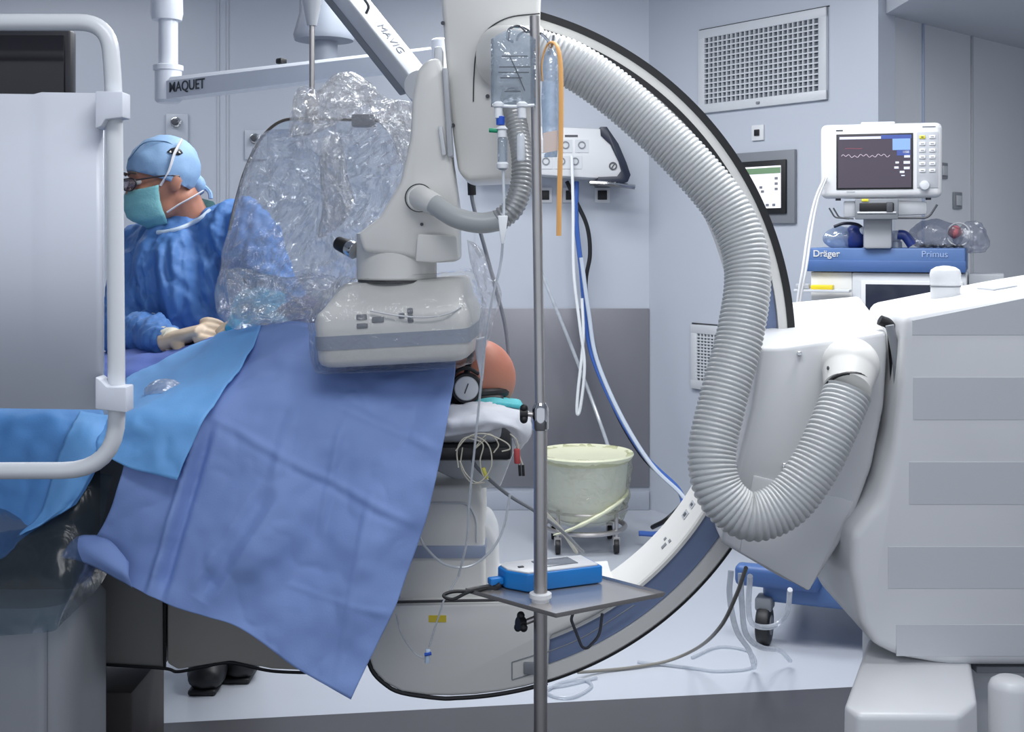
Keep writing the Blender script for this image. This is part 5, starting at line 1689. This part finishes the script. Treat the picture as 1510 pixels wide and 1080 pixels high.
# bracket below
ob('bracket_wings', loft2([Vector(p) for p in ((-.13, .03, -.145), (.08, .03, -.145), (.16, .03, -.15), (.16, .03, -.195), (-.13, .03, -.205))], [Vector(p) for p in ((-.13, .13, -.145), (.08, .13, -.145), (.16, .13, -.15), (.16, .13, -.195), (-.13, .13, -.205))], .004), LGREY, mo, MM)
bx_ = ob('bracket_box', box(.15, .08, .075, (-.015, .03, -.175), .004), MGREY, mo, MM)
ob('bracket_slot', box(.12, .006, .03, (-.015, -.011, -.168), .002), BLACK, bx_, MM)
ob('slot_frame', box(.135, .004, .006, (-.015, -.012, -.188), .001), WHITE, bx_, MM)
ob('slot_clip', box(.022, .01, .036, (.03, -.013, -.168), .002), DGREY, bx_, MM)
ob('yellow_tag', box(.024, .003, .01, (-.055, -.012, -.143), .001), mat('key_yellow', '#d9d03c', .4), bx_, MM)
ob('pedestal', box(.1, .08, .13, (-.01, .08, -.255), .01), LGREY, mo, MM)
ob('arm_wire', bent([(.1, .04, -.21), (.17, .04, -.212), (.19, .04, -.165)], .004, .02, 8) if False else bent([MM @ Vector(p) for p in ((.06, .03, -.208), (.165, .03, -.208), (.195, .03, -.16))], .004, .02, 8), DGREY, mo)
for k, x in enumerate((-.17, -.155)):
    ob('hook', bent([MM @ Vector(p) for p in ((x - .012, .03, -.17), (x + .008, .03, -.205), (x + .06, .03, -.21))], .003, .01, 8), DGREY, mo)
for k in range(2):
    o_ = ptube([(1216 + 3 * k, 262, 4.46), (1202 + 4 * k, 295, 4.46), (1192 + 5 * k, 340, 4.44), (1184 + 5 * k, 395, 4.4), (1176 + 4 * k, 445, 4.4), (1170 + 3 * k, 520, 4.42)], .0048, 8, 8)
    ob('white_cable', o_, WHITE, mo)

# things lying on the machine top
ztop = 1.41
def on_top(x, y, z=0):
    return AM @ Vector((x, y, ztop + z))
br_ = thing('breathing_bag', 'blue and white breathing mask bundle on the left of the blue top', 'breathing bag', on_top(.14, .1))
MB = mat('mask_blue', '#2c3f86', .35)
ob('white_bag', wrinkle(ell(on_top(.11, .1, .036), (.07, .05, .042), sub=4), .008, 16, 2), film('milky_bag', '#cfdcf0', .5, .12, .1, .3, 15, '#d4e2f4'), br_, smooth=180)
ob('blue_bag', wrinkle(ell(on_top(.165, .1, .04), (.045, .05, .048), sub=4), .006, 18, 3), MB, br_, smooth=180)
ob('blue_strap', tube([on_top(.09, .06, .08), on_top(.13, .05, .092), on_top(.18, .05, .085), on_top(.21, .06, .05)], .006, 8), NAVY, br_)
ob('white_valve', cyl(on_top(.19, .05, .062), on_top(.215, .04, .072), .014, n=14, bev=.003), WP, br_)
va = thing('breathing_valve', 'cluster of clear and dark blue valves under the monitor bracket', 'valve', on_top(.28, .12))
for x, r_, h_ in ((.235, .022, .05), (.272, .026, .06), (.31, .022, .055)):
    ob('valve', lathe([(r_, 0), (r_, h_ * .4), (r_ * .7, h_ * .5), (r_ * .9, h_ * .6), (r_ * .9, h_), (r_ * .5, h_ + .01)], on_top(x, .1), 20), film('valve_clear', '#e8edf4', .5, .15, .1, .2, 20, '#cfd6e2'), va)
ob('blue_elbow', tube([on_top(.32, .06, .05), on_top(.345, .06, .045), on_top(.37, .06, .01)], .018, 12), MB, va)
pb = thing('plastic_bag', 'rumpled clear plastic bag with reddish contents on the right of the blue top', 'plastic bag', on_top(.5, .12))
ob('bag', wrinkle(ell(on_top(.45, .12, .048), (.095, .07, .055), sub=4), .014, 11, 6, True), film('grey_bag', '#e6e8ee', .2, .06, .2, .5, 18, '#c9ccd6'), pb, smooth=180)
ob('bag_end', wrinkle(ell(on_top(.575, .12, .035), (.06, .05, .06), sub=4), .014, 13, 7, True), MATS['grey_bag'], pb, smooth=180)
ob('red_content', wrinkle(ell(on_top(.515, .1, .06), (.026, .02, .022), sub=3), .008, 30, 2), mat('red_soft', '#b0656c', .6), pb)
ob('ring', sweep([on_top(.53, .07, .05) + (AM.to_3x3() @ Vector((.04 * math.cos(k * PI / 12), 0, .042 * math.sin(k * PI / 12)))) for k in range(25)], .003, 8), LGREY, pb)
tu = ob('coiled_leads', sweep(spline([on_top(.40 + .012 * k, .05 + .02 * math.sin(k * 2.1), .006 + .004 * (k % 2)) for k in range(13)], 5), .005, 8), DGREY, None)
props(tu, 'dark coiled leads lying along the right edge of the blue top', 'cable')

# ------------------------------------------------------------------ floor cables
cable('floor_cable', 'grey cable sweeping from the machine carriage across the pale floor', [(1100, 838, 3.0), (1085, 880, 3.15), (1062, 925, 3.4), (1030, 955, 4.0), (985, 975, 4.12), (930, 985, 4.09), (880, 990, 4.05), (852, 992, 4.0)], .0055, mat('cable_grey', '#85837c', .5))
CT = film('floor_tube_clear', '#f2f5f9', .5, .04, .2, 0, 10, '#e8ecf2')
for i, (pts_, lab) in enumerate((
    ([(1078, 842, 3.3), (1076, 880, 3.3), (1086, 930, 3.4), (1105, 960, 3.6), (1112, 985, 4.06)], 'clear hose hanging leftmost below the carriage'),
    ([(1092, 846, 3.3), (1094, 890, 3.3), (1100, 935, 3.4), (1122, 955, 3.6), (1150, 960, 4.0), (1165, 975, 4.1)], 'clear hose hanging in the middle below the carriage'),
    ([(1106, 850, 3.3), (1104, 900, 3.4), (1112, 922, 3.6), (1140, 924, 3.7), (1160, 905, 3.7), (1165, 870, 3.6)], 'clear hose looping right below the carriage'),
    ([(1020, 968, 4.19), (1060, 952, 4.3), (1105, 962, 4.25), (1110, 985, 4.1), (1060, 990, 4.06), (1020, 985, 4.09), (940, 975, 4.15)], 'thin clear tube looped on the pale floor right of centre'),
    ([(804, 1020, 3.88), (830, 1008, 3.96), (860, 1004, 3.98), (872, 1015, 3.92), (845, 1030, 3.83), (815, 1028, 3.84), (806, 1018, 3.9), (840, 1012, 3.94), (880, 1000, 4.0)], 'thin clear tube coiled on the floor beside the steel pole'))):
    pp = [P(*p) for p in pts_]
    if i > 2:
        for p in pp: p.z = .006
    o = ob('clear_hose', tube(pp, .008 if i < 3 else .005, 8, 8), CT, None)
    props(o, lab, 'hose')
cable('floor_cable', 'cream cable running past the arc toward the blue hoses', [(940, 855, 4.9), (965, 830, 5.2), (985, 805, 5.5), (1005, 775, 6.0), (1015, 768, 6.1)], .009, WP)
cable('floor_cable', 'cream cable pair slanting behind the steel pole to the floor', [(802, 755, 5.2), (830, 785, 5.4), (850, 815, 5.5)], .009, LEAD)
